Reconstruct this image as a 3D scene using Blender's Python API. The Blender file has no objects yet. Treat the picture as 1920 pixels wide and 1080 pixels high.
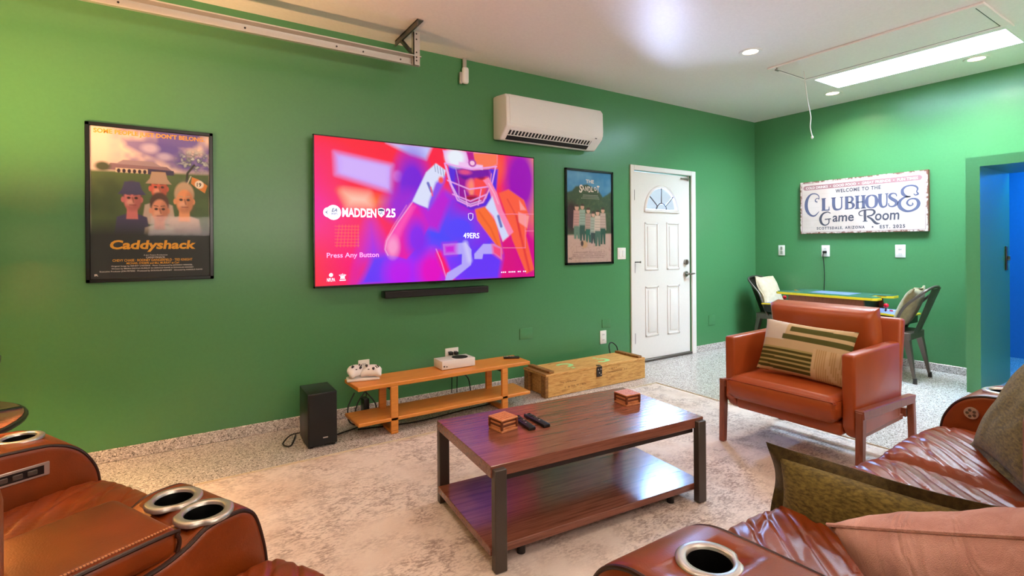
import bpy, bmesh, math, random
import numpy as np
from mathutils import Vector, Matrix, noise
PI = math.pi
R = math.radians
random.seed(7)
rng = np.random.RandomState(5)
SC = bpy.context.scene
COL = SC.collection

def lin(h):
    h = h.lstrip('#')
    c = [int(h[i:i + 2], 16) / 255 for i in (0, 2, 4)]
    return tuple(x / 12.92 if x <= .04045 else ((x + .055) / 1.055) ** 2.4 for x in c)

# ------------------------------------------------------------------ camera
cam_d = bpy.data.cameras.new('camera')
cam = bpy.data.objects.new('camera', cam_d)
COL.objects.link(cam)
cam_d.sensor_width = 36
cam_d.lens = 950.44 / 1920 * 36
cam_d.shift_y = -77.4 / 1920
cam_d.clip_start = .02
yaw, roll = R(32.8316), R(-.3991)
fwd = Vector((math.sin(yaw), math.cos(yaw), -.00104)).normalized()
rgt = Vector((math.cos(yaw), -math.sin(yaw), 0))
upv = rgt.cross(fwd)
r2 = rgt * math.cos(roll) + upv * math.sin(roll)
u2 = upv * math.cos(roll) - rgt * math.sin(roll)
m = Matrix((r2, u2, -fwd)).transposed().to_4x4()
m.translation = (0, 0, 1.27)
cam.matrix_world = m
SC.camera = cam

# ------------------------------------------------------------------ world, light, exposure
world = bpy.data.worlds.new('world')
SC.world = world
world.use_nodes = True
wb = world.node_tree.nodes['Background']
wb.inputs[0].default_value = (.66, .80, .92, 1)
wb.inputs[1].default_value = 1
vs = SC.view_settings
vs.view_transform = 'Standard'
vs.look = 'None'
vs.gamma = 1
vs.use_curve_mapping = False
vs.exposure = 0.0

WARM = (1, .75, .60)
COOL = (.78, .90, 1)
CAN_W = 8.6
def light(name, kind, loc, power, color, size=.1, size_y=None, rot=(0, 0, 0), spread=None, parent=None):
    d = bpy.data.lights.new(name, kind)
    d.energy = power
    d.color = color
    if kind == 'AREA':
        d.size = size
        d.shape = 'DISK'
        if size_y:
            d.shape = 'RECTANGLE'
            d.size_y = size_y
        if spread:
            d.spread = spread
    else:
        d.shadow_soft_size = size
    o = bpy.data.objects.new(name, d)
    o.location = loc
    o.rotation_euler = rot
    COL.objects.link(o)
    if parent:
        o.parent = parent
    return o

# added fill lamp by the rear wall (behind the camera), tilted up to brighten the ceiling
light('rear_fill_light', 'AREA', (1.6, -3.35, 1.8), 450, (1, .82, .76), 4.2, 1.8, (R(-90 - 70), 0, PI))
# the bright sky and the sunlit ground outside, seen through the door's fanlight
def aim(a, b):
    return (Vector(b) - Vector(a)).to_track_quat('-Z', 'Y').to_euler()
light('daylight_sky_outside', 'AREA', (5.40, 4.62, 2.38), 760, (.24, .48, 1), 1.1, .62, aim((5.40, 4.62, 2.38), (1.9, 1.75, .3)))
light('daylight_ground_outside', 'AREA', (5.36, 4.62, 1.18), 400, (.52, .62, 1), 1.2, .5, aim((5.36, 4.62, 1.18), (2.73, 2.34, 2.86)))
light('side_room_light', 'AREA', (7.1, .75, 2.35), 65, (.03, .42, 1), .8, .8, (0, 0, 0))

# ------------------------------------------------------------------ helpers: objects
def link_mesh(name, me, mat=None, parent=None, smooth=True, angle=40):
    if mat:
        me.materials.clear()
        me.materials.append(mat)
    if smooth and len(me.polygons):
        me.polygons.foreach_set('use_smooth', [True] * len(me.polygons))
        me.set_sharp_from_angle(angle=R(angle))
    o = bpy.data.objects.new(name, me)
    COL.objects.link(o)
    if parent:
        o.parent = parent
    return o

def part(name, bm, mat, parent=None, label=None, smooth=True, angle=40):
    me = bpy.data.meshes.new(name)
    bmesh.ops.recalc_face_normals(bm, faces=bm.faces)
    bm.to_mesh(me)
    bm.free()
    o = link_mesh(name, me, mat, parent, smooth, angle)
    if label:
        o['label'] = label
    return o

def thing(name, label, cat, loc=(0, 0, 0), rz=0, group=None):
    o = bpy.data.objects.new(name, None)
    o.empty_display_size = .1
    COL.objects.link(o)
    o.location = loc
    o.rotation_euler = (0, 0, rz)
    return tag(o, label, cat, group)

def tag(o, label, cat, group=None):
    o['label'] = label
    o['category'] = cat
    if group:
        o['group'] = group
    return o

def struct(name, bm, mat, parent=None, **k):
    o = part(name, bm, mat, parent, **k)
    if not parent:
        o['kind'] = 'structure'
    return o

def dup(root, loc, rz=None, label=None):
    c = root.copy()
    COL.objects.link(c)
    c.location = loc
    if rz is not None:
        c.rotation_euler = (0, 0, rz)
    if label:
        c['label'] = label
    def kids(src, dst):
        for ch in src.children:
            d = ch.copy()
            COL.objects.link(d)
            d.parent = dst
            kids(ch, d)
    kids(root, c)
    return c

# ------------------------------------------------------------------ helpers: shapes
def NB():
    return bmesh.new()

def merge(bm, tmp, mtx=None):
    if mtx is not None:
        bmesh.ops.transform(tmp, matrix=mtx, verts=tmp.verts)
    me = bpy.data.meshes.new('tmp')
    tmp.to_mesh(me)
    tmp.free()
    bm.from_mesh(me)
    bpy.data.meshes.remove(me)

def box(bm, x0, x1, y0, y1, z0, z1, r=0, seg=2, mtx=None):
    t = bmesh.new()
    bmesh.ops.create_cube(t, size=1)
    for v in t.verts:
        v.co = Vector((x0 + (v.co.x + .5) * (x1 - x0), y0 + (v.co.y + .5) * (y1 - y0), z0 + (v.co.z + .5) * (z1 - z0)))
    if r > 0:
        bmesh.ops.bevel(t, geom=t.edges[:], offset=r, segments=seg, affect='EDGES', profile=.5)
    merge(bm, t, mtx)
    return bm

def cyl(bm, p0, p1, r0, r1=None, seg=20, caps=True):
    r1 = r0 if r1 is None else r1
    p0, p1 = Vector(p0), Vector(p1)
    d = p1 - p0
    t = bmesh.new()
    bmesh.ops.create_cone(t, cap_ends=caps, segments=seg, radius1=r0, radius2=r1, depth=d.length)
    q = d.to_track_quat('Z', 'Y').to_matrix().to_4x4()
    q.translation = (p0 + p1) / 2
    merge(bm, t, q)
    return bm

def sphere(bm, c, r, seg=16, scale=(1, 1, 1)):
    t = bmesh.new()
    bmesh.ops.create_uvsphere(t, u_segments=seg, v_segments=seg // 2 + 2, radius=r)
    mt = Matrix.Translation(c) @ Matrix.Diagonal((*scale, 1))
    merge(bm, t, mt)
    return bm

def catmull(pts, n=8, closed=False):
    P = [Vector(p) for p in pts]
    out = []
    N = len(P)
    for i in range(N if closed else N - 1):
        if closed:
            a, b, c, d = P[i - 1], P[i], P[(i + 1) % N], P[(i + 2) % N]
        else:
            a, b, c, d = P[max(i - 1, 0)], P[i], P[i + 1], P[min(i + 2, N - 1)]
        for k in range(n):
            t = k / n
            out.append(.5 * ((2 * b) + (c - a) * t + (2 * a - 5 * b + 4 * c - d) * t * t + (3 * b - a - 3 * c + d) * t ** 3))
    if not closed:
        out.append(P[-1])
    return out

def tube(bm, pts, r, seg=8, closed=False, flat=None):
    P = [Vector(p) for p in pts]
    n = len(P)
    rs = r if isinstance(r, (list, tuple)) else [r] * n
    rings = []
    prev = None
    for i in range(n):
        if closed:
            d = (P[(i + 1) % n] - P[i - 1]).normalized()
        else:
            d = (P[min(i + 1, n - 1)] - P[max(i - 1, 0)]).normalized()
        if prev is None:
            a = d.orthogonal().normalized()
        else:
            a = (prev - d * prev.dot(d)).normalized()
        prev = a
        b = d.cross(a)
        rings.append([bm.verts.new(P[i] + (a * math.cos(2 * PI * k / seg) + b * math.sin(2 * PI * k / seg)) * rs[i]) for k in range(seg)])
    for i in range(n if closed else n - 1):
        A, B = rings[i], rings[(i + 1) % n]
        for k in range(seg):
            bm.faces.new((A[k], A[(k + 1) % seg], B[(k + 1) % seg], B[k]))
    if not closed:
        bm.faces.new(rings[0][::-1])
        bm.faces.new(rings[-1])
    return bm

def prism(bm, pts, axis, d0, d1, r=0, seg=2):
    """closed outline extruded along an axis: pts are the two other coordinates in order"""
    t = bmesh.new()
    def mk(p, d):
        if axis == 'x':
            return (d, p[0], p[1])
        if axis == 'y':
            return (p[0], d, p[1])
        return (p[0], p[1], d)
    A = [t.verts.new(mk(p, d0)) for p in pts]
    B = [t.verts.new(mk(p, d1)) for p in pts]
    n = len(pts)
    t.faces.new(A)
    t.faces.new(B[::-1])
    for i in range(n):
        t.faces.new((A[i], B[i], B[(i + 1) % n], A[(i + 1) % n]))
    bmesh.ops.recalc_face_normals(t, faces=t.faces)
    if r > 0:
        es = [e for e in t.edges if e.calc_face_angle(0) > .5]
        bmesh.ops.bevel(t, geom=es, offset=r, segments=seg, affect='EDGES', profile=.5)
    merge(bm, t)
    return bm

def lathe(bm, prof, c=(0, 0, 0), seg=28, sx=1, sy=1):
    rings = []
    for r, z in prof:
        rings.append([bm.verts.new((c[0] + math.cos(2 * PI * k / seg) * r * sx, c[1] + math.sin(2 * PI * k / seg) * r * sy, c[2] + z)) for k in range(seg)])
    for A, B in zip(rings, rings[1:]):
        for k in range(seg):
            bm.faces.new((A[k], A[(k + 1) % seg], B[(k + 1) % seg], B[k]))
    return bm, rings

def cut(o, cutter):
    """carve a bmesh out of an object, once and for all"""
    me = bpy.data.meshes.new('cutter')
    bmesh.ops.recalc_face_normals(cutter, faces=cutter.faces)
    cutter.to_mesh(me)
    cutter.free()
    c = bpy.data.objects.new('cutter', me)
    c.parent = o.parent
    COL.objects.link(c)
    md = o.modifiers.new('b', 'BOOLEAN')
    md.object = c
    md.operation = 'DIFFERENCE'
    md.solver = 'EXACT'
    bpy.context.view_layer.update()
    dg = bpy.context.evaluated_depsgraph_get()
    new = bpy.data.meshes.new_from_object(o.evaluated_get(dg))
    o.modifiers.clear()
    o.data = new
    bpy.data.objects.remove(c)
    return o

def surf(bm, fn, nu, nv, flip=False):
    """grid sheet from fn(u, v) with u, v in 0..1"""
    V = [[bm.verts.new(fn(i / nu, j / nv)) for j in range(nv + 1)] for i in range(nu + 1)]
    for i in range(nu):
        for j in range(nv):
            f = (V[i][j], V[i + 1][j], V[i + 1][j + 1], V[i][j + 1])
            bm.faces.new(f[::-1] if flip else f)
    return V

# ------------------------------------------------------------------ helpers: lettering on a plane (local x right, z up, -y to the viewer)
_txt = {}
def text_shape(s, offset=0.0, shear=0.0, spacing=1.0):
    k = (s, offset, shear, spacing)
    if k not in _txt:
        c = bpy.data.curves.new('t', 'FONT')
        c.body = s
        c.size = 1
        c.offset = offset
        c.shear = shear
        c.space_character = spacing
        c.resolution_u = 3
        o = bpy.data.objects.new('t', c)
        COL.objects.link(o)
        bpy.context.view_layer.update()
        dg = bpy.context.evaluated_depsgraph_get()
        me = bpy.data.meshes.new_from_object(o.evaluated_get(dg))
        V = [(v.co.x, v.co.y) for v in me.vertices]
        F = [tuple(p.vertices) for p in me.polygons]
        bpy.data.objects.remove(o)
        _txt[k] = (V, F)
    return _txt[k]

def text(bm, s, x0, x1, z0, z1, y, offset=0.0, shear=0.0, spacing=1.0, keep_cap=False):
    V, F = text_shape(s, offset, shear, spacing)
    ax, bx = min(v[0] for v in V), max(v[0] for v in V)
    az, bz = min(v[1] for v in V), max(v[1] for v in V)
    if keep_cap:
        az = 0.0
    vs_ = [bm.verts.new((x0 + (v[0] - ax) / (bx - ax) * (x1 - x0), y, z0 + (v[1] - az) / (bz - az) * (z1 - z0))) for v in V]
    for f in F:
        try:
            bm.faces.new([vs_[i] for i in f])
        except ValueError:
            pass
    return bm

def stroke(bm, pts, w, y, n=7, smooth=True):
    """pen stroke of varying width on the lettering plane; pts (x, z), w one width per point or one for all"""
    W = w if isinstance(w, (list, tuple)) else [w] * len(pts)
    P = [Vector((p[0], p[1], W[i])) for i, p in enumerate(pts)]
    if smooth and len(P) > 2:
        P = catmull(P, n)
    L, Q = [], []
    for i, p in enumerate(P):
        d = P[min(i + 1, len(P) - 1)] - P[max(i - 1, 0)]
        d = Vector((d.x, d.y)).normalized()
        nx, nz = -d.y, d.x
        L.append(bm.verts.new((p.x + nx * p.z / 2, y, p.y + nz * p.z / 2)))
        Q.append(bm.verts.new((p.x - nx * p.z / 2, y, p.y - nz * p.z / 2)))
    for i in range(len(P) - 1):
        bm.faces.new((L[i], Q[i], Q[i + 1], L[i + 1]))
    return bm

def disc(bm, x, z, rx, rz, y, seg=24):
    bm.faces.new([bm.verts.new((x + rx * math.cos(2 * PI * k / seg), y, z + rz * math.sin(2 * PI * k / seg))) for k in range(seg)])
    return bm

def poly(bm, pts, y):
    bm.faces.new([bm.verts.new((p[0], y, p[1])) for p in pts])
    return bm

# ------------------------------------------------------------------ helpers: painting a picture as colours on a fine grid
class Canvas:
    def __init__(s, w, h, asp, col):
        s.w, s.h = w, h
        x, z = np.meshgrid((np.arange(w) + .5) / w, (np.arange(h) + .5) / h)
        s.x, s.y, s.asp = x, z, asp            # y down; distances in units of the width
        s.c = np.ones((h, w, 3)) * np.array(lin(col))
    def mix(s, a, col):
        c = np.array(lin(col)) if isinstance(col, str) else col
        s.c = s.c * (1 - a[..., None]) + c * a[..., None]
    def blob(s, cx, cy, rx, ry, col, soft=.5, a=1.0):
        d = np.sqrt(((s.x - cx) / rx) ** 2 + ((s.y - cy) / ry) ** 2)
        s.mix(a * np.clip((1 - d) / soft + .5, 0, 1), col)
    def dist(s, pts):
        X, Y = s.x, s.y / s.asp
        P = [(p[0], p[1] / s.asp) for p in pts]
        dm = np.full(X.shape, 9.0)
        ins = np.zeros(X.shape, bool)
        n = len(P)
        for i in range(n):
            (x0, y0), (x1, y1) = P[i], P[(i + 1) % n]
            ex, ey = x1 - x0, y1 - y0
            t = np.clip(((X - x0) * ex + (Y - y0) * ey) / (ex * ex + ey * ey + 1e-12), 0, 1)
            dm = np.minimum(dm, np.hypot(X - x0 - t * ex, Y - y0 - t * ey))
            cnd = ((y0 > Y) != (y1 > Y)) & (X < (x1 - x0) * (Y - y0) / (y1 - y0 + 1e-12) + x0)
            ins ^= cnd
        return np.where(ins, dm, -dm)
    def poly(s, pts, col, soft=.002, a=1.0):
        s.mix(a * np.clip(s.dist(pts) / soft + .5, 0, 1), col)
    def line(s, pts, wd, col, a=1.0, soft=.002):
        X, Y = s.x, s.y / s.asp
        P = [(p[0], p[1] / s.asp) for p in pts]
        dm = np.full(X.shape, 9.0)
        for (x0, y0), (x1, y1) in zip(P, P[1:]):
            ex, ey = x1 - x0, y1 - y0
            t = np.clip(((X - x0) * ex + (Y - y0) * ey) / (ex * ex + ey * ey + 1e-12), 0, 1)
            dm = np.minimum(dm, np.hypot(X - x0 - t * ex, Y - y0 - t * ey))
        s.mix(a * np.clip((wd / 2 - dm) / soft + .5, 0, 1), col)
    def noise(s, n, seed, octaves=3):
        r = np.random.RandomState(seed)
        out = np.zeros((s.h, s.w))
        amp = 1
        for o in range(octaves):
            g = r.rand(max(2, int(n / s.asp)) + 2, n + 2)
            fx, fy = s.x * n, s.y * max(2, int(n / s.asp))
            ix, iy = fx.astype(int), fy.astype(int)
            tx, ty = fx - ix, fy - iy
            tx, ty = tx * tx * (3 - 2 * tx), ty * ty * (3 - 2 * ty)
            out += amp * ((g[iy, ix] * (1 - tx) + g[iy, ix + 1] * tx) * (1 - ty) + (g[iy + 1, ix] * (1 - tx) + g[iy + 1, ix + 1] * tx) * ty - .5)
            amp *= .5
            n *= 2
        return out
    def obj(s, name, x0, x1, z0, z1, y, mat, parent):
        """the picture as a flat sheet at depth y"""
        w, h = s.w, s.h
        X = x0 + (x1 - x0) * np.arange(w) / (w - 1)
        Z = z1 + (z0 - z1) * np.arange(h) / (h - 1)
        xs, zs = np.meshgrid(X, Z)
        co = np.stack([xs, np.full_like(xs, y), zs], -1).reshape(-1, 3)
        i = np.arange(h - 1)[:, None] * w + np.arange(w - 1)[None]
        F = np.stack([i, i + w, i + w + 1, i + 1], -1).reshape(-1, 4)
        return sheet(name, co, F, s.c.reshape(-1, 3), mat, parent)

def sheet(name, co, F, col, mat, parent, smooth=False):
    me = bpy.data.meshes.new(name)
    me.vertices.add(len(co))
    me.vertices.foreach_set('co', co.astype(np.float32).ravel())
    me.loops.add(F.size)
    me.loops.foreach_set('vertex_index', F.astype(np.int32).ravel())
    me.polygons.add(len(F))
    me.polygons.foreach_set('loop_start', np.arange(0, F.size, 4, dtype=np.int32))
    me.update(calc_edges=True)
    me.validate()
    ca = me.color_attributes.new('Col', 'FLOAT_COLOR', 'POINT')
    ca.data.foreach_set('color', np.concatenate([np.clip(col, 0, 2), np.ones((len(co), 1))], 1).astype(np.float32).ravel())
    return link_mesh(name, me, mat, parent, smooth)

# ------------------------------------------------------------------ materials
def new_mat(name):
    mt = bpy.data.materials.new(name)
    mt.use_nodes = True
    nt = mt.node_tree
    return mt, nt, nt.nodes['Principled BSDF']

def nd(nt, kind, **k):
    n = nt.nodes.new(kind)
    for a, b in k.items():
        if a.startswith('i_'):
            n.inputs[a[2:].replace('_', ' ')].default_value = b
        else:
            setattr(n, a, b)
    return n

def coords(nt, kind='Object', scale=(1, 1, 1), rot=(0, 0, 0)):
    tc = nd(nt, 'ShaderNodeTexCoord')
    mp = nd(nt, 'ShaderNodeMapping')
    mp.inputs['Scale'].default_value = scale
    mp.inputs['Rotation'].default_value = rot
    nt.links.new(tc.outputs[kind], mp.inputs[0])
    return mp.outputs[0]

def ramp(nt, fac, stops, interp='LINEAR'):
    r = nd(nt, 'ShaderNodeValToRGB')
    r.color_ramp.interpolation = interp
    el = r.color_ramp.elements
    while len(el) < len(stops):
        el.new(.5)
    for e, (p, c) in zip(el, stops):
        e.position = p
        e.color = (*c, 1)
    nt.links.new(fac, r.inputs[0])
    return r.outputs[0]

def bump(nt, bs, h, strength=.2, dist=.01):
    b = nd(nt, 'ShaderNodeBump')
    b.inputs['Strength'].default_value = strength
    b.inputs['Distance'].default_value = dist
    nt.links.new(h, b.inputs['Height'])
    nt.links.new(b.outputs[0], bs.inputs['Normal'])

def plain(name, col, rough=.5, metal=0, spec=.5, grain=0, gscale=200, coat=0):
    mt, nt, bs = new_mat(name)
    c = lin(col) if isinstance(col, str) else col
    bs.inputs['Base Color'].default_value = (*c, 1)
    bs.inputs['Roughness'].default_value = rough
    bs.inputs['Metallic'].default_value = metal
    bs.inputs['Specular IOR Level'].default_value = spec
    bs.inputs['Coat Weight'].default_value = coat
    n = nd(nt, 'ShaderNodeTexNoise')
    n.inputs['Scale'].default_value = gscale
    nt.links.new(coords(nt), n.inputs['Vector'])
    if grain:
        bump(nt, bs, n.outputs[0], grain, .002)
    v = nd(nt, 'ShaderNodeMix', data_type='RGBA')
    v.inputs[6].default_value = (*[x * .93 for x in c], 1)
    v.inputs[7].default_value = (*[min(1, x * 1.07) for x in c], 1)
    nt.links.new(n.outputs[0], v.inputs[0])
    nt.links.new(v.outputs[2], bs.inputs['Base Color'])
    return mt

def wood(name, stops, scale=(1.2, 22, 22), rough=.4, nz=5, bands=.6, bmp=.08, rot=(0, 0, 0), coat=0):
    mt, nt, bs = new_mat(name)
    co = coords(nt, 'Object', scale, rot)
    n = nd(nt, 'ShaderNodeTexNoise')
    n.inputs['Scale'].default_value = nz
    n.inputs['Detail'].default_value = 6
    n.inputs['Roughness'].default_value = .62
    n.inputs['Distortion'].default_value = bands
    nt.links.new(co, n.inputs['Vector'])
    c = ramp(nt, n.outputs[0], [(p, lin(h)) for p, h in stops])
    nt.links.new(c, bs.inputs['Base Color'])
    bs.inputs['Roughness'].default_value = rough
    bs.inputs['Coat Weight'].default_value = coat
    bs.inputs['Coat Roughness'].default_value = .22
    bump(nt, bs, n.outputs[0], bmp, .003)
    return mt

def leather(name, c1, c2, rough=.36, scale=7, fine=260):
    mt, nt, bs = new_mat(name)
    co = coords(nt)
    n = nd(nt, 'ShaderNodeTexNoise')
    n.inputs['Scale'].default_value = scale
    n.inputs['Detail'].default_value = 4
    nt.links.new(co, n.inputs['Vector'])
    nt.links.new(ramp(nt, n.outputs[0], [(.3, lin(c1)), (.7, lin(c2))]), bs.inputs['Base Color'])
    v = nd(nt, 'ShaderNodeTexVoronoi')
    v.inputs['Scale'].default_value = fine
    nt.links.new(co, v.inputs['Vector'])
    bump(nt, bs, v.outputs['Distance'], .10, .002)
    bs.inputs['Roughness'].default_value = rough
    return mt

def fabric(name, c1, c2, scale=60, rough=.95, weave=420, stretch=(1, 1, 1), bmp=.5, crumple=0):
    mt, nt, bs = new_mat(name)
    co = coords(nt, 'Object', stretch)
    n = nd(nt, 'ShaderNodeTexNoise')
    n.inputs['Scale'].default_value = scale
    n.inputs['Detail'].default_value = 5
    nt.links.new(co, n.inputs['Vector'])
    nt.links.new(ramp(nt, n.outputs[0], [(.32, lin(c1)), (.68, lin(c2))]), bs.inputs['Base Color'])
    w = nd(nt, 'ShaderNodeTexNoise')
    w.inputs['Scale'].default_value = weave
    nt.links.new(co, w.inputs['Vector'])
    if crumple:
        f = nd(nt, 'ShaderNodeTexNoise')
        f.inputs['Scale'].default_value = 7
        f.inputs['Detail'].default_value = 2
        f.inputs['Distortion'].default_value = 1.6
        mp = nd(nt, 'ShaderNodeMapping')
        mp.inputs['Scale'].default_value = (2.6, 1, .8)
        mp.inputs['Rotation'].default_value = (0, .5, 0)
        nt.links.new(co, mp.inputs[0])
        nt.links.new(mp.outputs[0], f.inputs['Vector'])
        ad = nd(nt, 'ShaderNodeMath', operation='MULTIPLY_ADD')
        nt.links.new(f.outputs[0], ad.inputs[0])
        ad.inputs[1].default_value = crumple
        nt.links.new(w.outputs[0], ad.inputs[2])
        bump(nt, bs, ad.outputs[0], bmp, .006)
    else:
        bump(nt, bs, w.outputs[0], bmp, .004)
    bs.inputs['Roughness'].default_value = rough
    bs.inputs['Sheen Weight'].default_value = .25
    bs.inputs['Specular IOR Level'].default_value = .15
    return mt

def emit(name, col, strength, rough=.4):
    mt, nt, bs = new_mat(name)
    c = lin(col) if isinstance(col, str) else col
    bs.inputs['Base Color'].default_value = (*c, 1)
    bs.inputs['Emission Color'].default_value = (*c, 1)
    bs.inputs['Emission Strength'].default_value = strength
    bs.inputs['Roughness'].default_value = rough
    return mt

def picture(name, rough=.5, glow=0, gain=1.0, spec=.5):
    mt, nt, bs = new_mat(name)
    a = nd(nt, 'ShaderNodeVertexColor', layer_name='Col')
    bs.inputs['Roughness'].default_value = rough
    bs.inputs['Specular IOR Level'].default_value = spec
    if glow:
        bs.inputs['Base Color'].default_value = (.004, .004, .004, 1)
        nt.links.new(a.outputs[0], bs.inputs['Emission Color'])
        bs.inputs['Emission Strength'].default_value = glow
    else:
        nt.links.new(a.outputs[0], bs.inputs['Base Color'])
    return mt

def paint(name, col, rough=.42, bumps=.06):
    mt, nt, bs = new_mat(name)
    co = coords(nt)
    n = nd(nt, 'ShaderNodeTexNoise')
    n.inputs['Scale'].default_value = 55
    n.inputs['Detail'].default_value = 5
    nt.links.new(co, n.inputs['Vector'])
    c = lin(col)
    nt.links.new(ramp(nt, n.outputs[0], [(.3, tuple(x * .97 for x in c)), (.7, tuple(min(1, x * 1.03) for x in c))]), bs.inputs['Base Color'])
    bs.inputs['Roughness'].default_value = rough
    bump(nt, bs, n.outputs[0], bumps, .004)
    return mt

def floor_mat():
    mt, nt, bs = new_mat('flake_epoxy_floor')
    co = coords(nt)
    v = nd(nt, 'ShaderNodeTexVoronoi')
    v.inputs['Scale'].default_value = 170
    nt.links.new(co, v.inputs['Vector'])
    sp = nd(nt, 'ShaderNodeSeparateColor')
    nt.links.new(v.outputs['Color'], sp.inputs[0])
    c = ramp(nt, sp.outputs[0], [(0, lin('#6d6660')), (.09, lin('#a39b95')), (.3, lin('#bdb5b0')), (.55, lin('#cbc4bf')), (.85, lin('#e6e1dc'))], 'CONSTANT')
    nt.links.new(c, bs.inputs['Base Color'])
    bs.inputs['Roughness'].default_value = .22
    n = nd(nt, 'ShaderNodeTexNoise')
    n.inputs['Scale'].default_value = 45
    nt.links.new(co, n.inputs['Vector'])
    bump(nt, bs, n.outputs[0], .12, .004)
    return mt

def rug_mat():
    mt, nt, bs = new_mat('distressed_rug')
    co = coords(nt)
    def nz(scale, detail, stretch, rough=.7, dist=0):
        mp = nd(nt, 'ShaderNodeMapping')
        mp.inputs['Scale'].default_value = stretch
        nt.links.new(co, mp.inputs[0])
        n = nd(nt, 'ShaderNodeTexNoise')
        n.inputs['Scale'].default_value = scale
        n.inputs['Detail'].default_value = detail
        n.inputs['Roughness'].default_value = rough
        n.inputs['Distortion'].default_value = dist
        nt.links.new(mp.outputs[0], n.inputs['Vector'])
        return n.outputs[0]
    big = nz(1.6, 3, (1, 1, 1))
    mid = nz(13, 7, (1, 1.5, 1), .78, .6)
    fine = nz(80, 4, (.55, 1.3, 1), .7)
    base = ramp(nt, big, [(.3, lin('#d3c3b6')), (.5, lin('#e6dbd0')), (.7, lin('#d6c6b8'))])
    def math_(op, a, b):
        q = nd(nt, 'ShaderNodeMath', operation=op)
        for i, x in enumerate((a, b)):
            if isinstance(x, (int, float)):
                q.inputs[i].default_value = x
            else:
                nt.links.new(x, q.inputs[i])
        return q.outputs[0]
    s = math_('ADD', math_('MULTIPLY', mid, .55), math_('MULTIPLY', fine, .45))
    wear = ramp(nt, s, [(.47, (0, 0, 0)), (.57, (1, 1, 1))])
    patch = ramp(nt, nz(2.3, 2, (1, 1, 1)), [(.36, (0, 0, 0)), (.58, (1, 1, 1))])
    k = math_('MULTIPLY', math_('MULTIPLY', wear, patch), .62)
    mx = nd(nt, 'ShaderNodeMix', data_type='RGBA')
    nt.links.new(k, mx.inputs[0])
    nt.links.new(base, mx.inputs[6])
    mx.inputs[7].default_value = (*lin('#6d5146'), 1)
    lt = ramp(nt, fine, [(.36, (1, 1, 1)), (.46, (0, 0, 0))])
    mx2 = nd(nt, 'ShaderNodeMix', data_type='RGBA')
    nt.links.new(math_('MULTIPLY', lt, .35), mx2.inputs[0])
    nt.links.new(mx.outputs[2], mx2.inputs[6])
    mx2.inputs[7].default_value = (*lin('#efe6d8'), 1)
    nt.links.new(mx2.outputs[2], bs.inputs['Base Color'])
    bs.inputs['Roughness'].default_value = .95
    bs.inputs['Specular IOR Level'].default_value = .1
    bump(nt, bs, fine, .5, .004)
    return mt

def pane(name):
    mt, nt, bs = new_mat(name)
    tr = nd(nt, 'ShaderNodeBsdfTransparent')
    mx = nd(nt, 'ShaderNodeMixShader')
    lw = nd(nt, 'ShaderNodeLayerWeight')
    lw.inputs[0].default_value = .12
    bs.inputs['Base Color'].default_value = (1, 1, 1, 1)
    bs.inputs['Metallic'].default_value = 1
    bs.inputs['Roughness'].default_value = .03
    nt.links.new(lw.outputs['Fresnel'], mx.inputs[0])
    nt.links.new(tr.outputs[0], mx.inputs[1])
    nt.links.new(bs.outputs[0], mx.inputs[2])
    nt.links.new(mx.outputs[0], nt.nodes['Material Output'].inputs[0])
    return mt

def glass(name, tint=(1, 1, 1), rough=0):
    mt, nt, bs = new_mat(name)
    bs.inputs['Base Color'].default_value = (*tint, 1)
    bs.inputs['Transmission Weight'].default_value = 1
    bs.inputs['Roughness'].default_value = rough
    bs.inputs['IOR'].default_value = 1.1
    return mt

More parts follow.
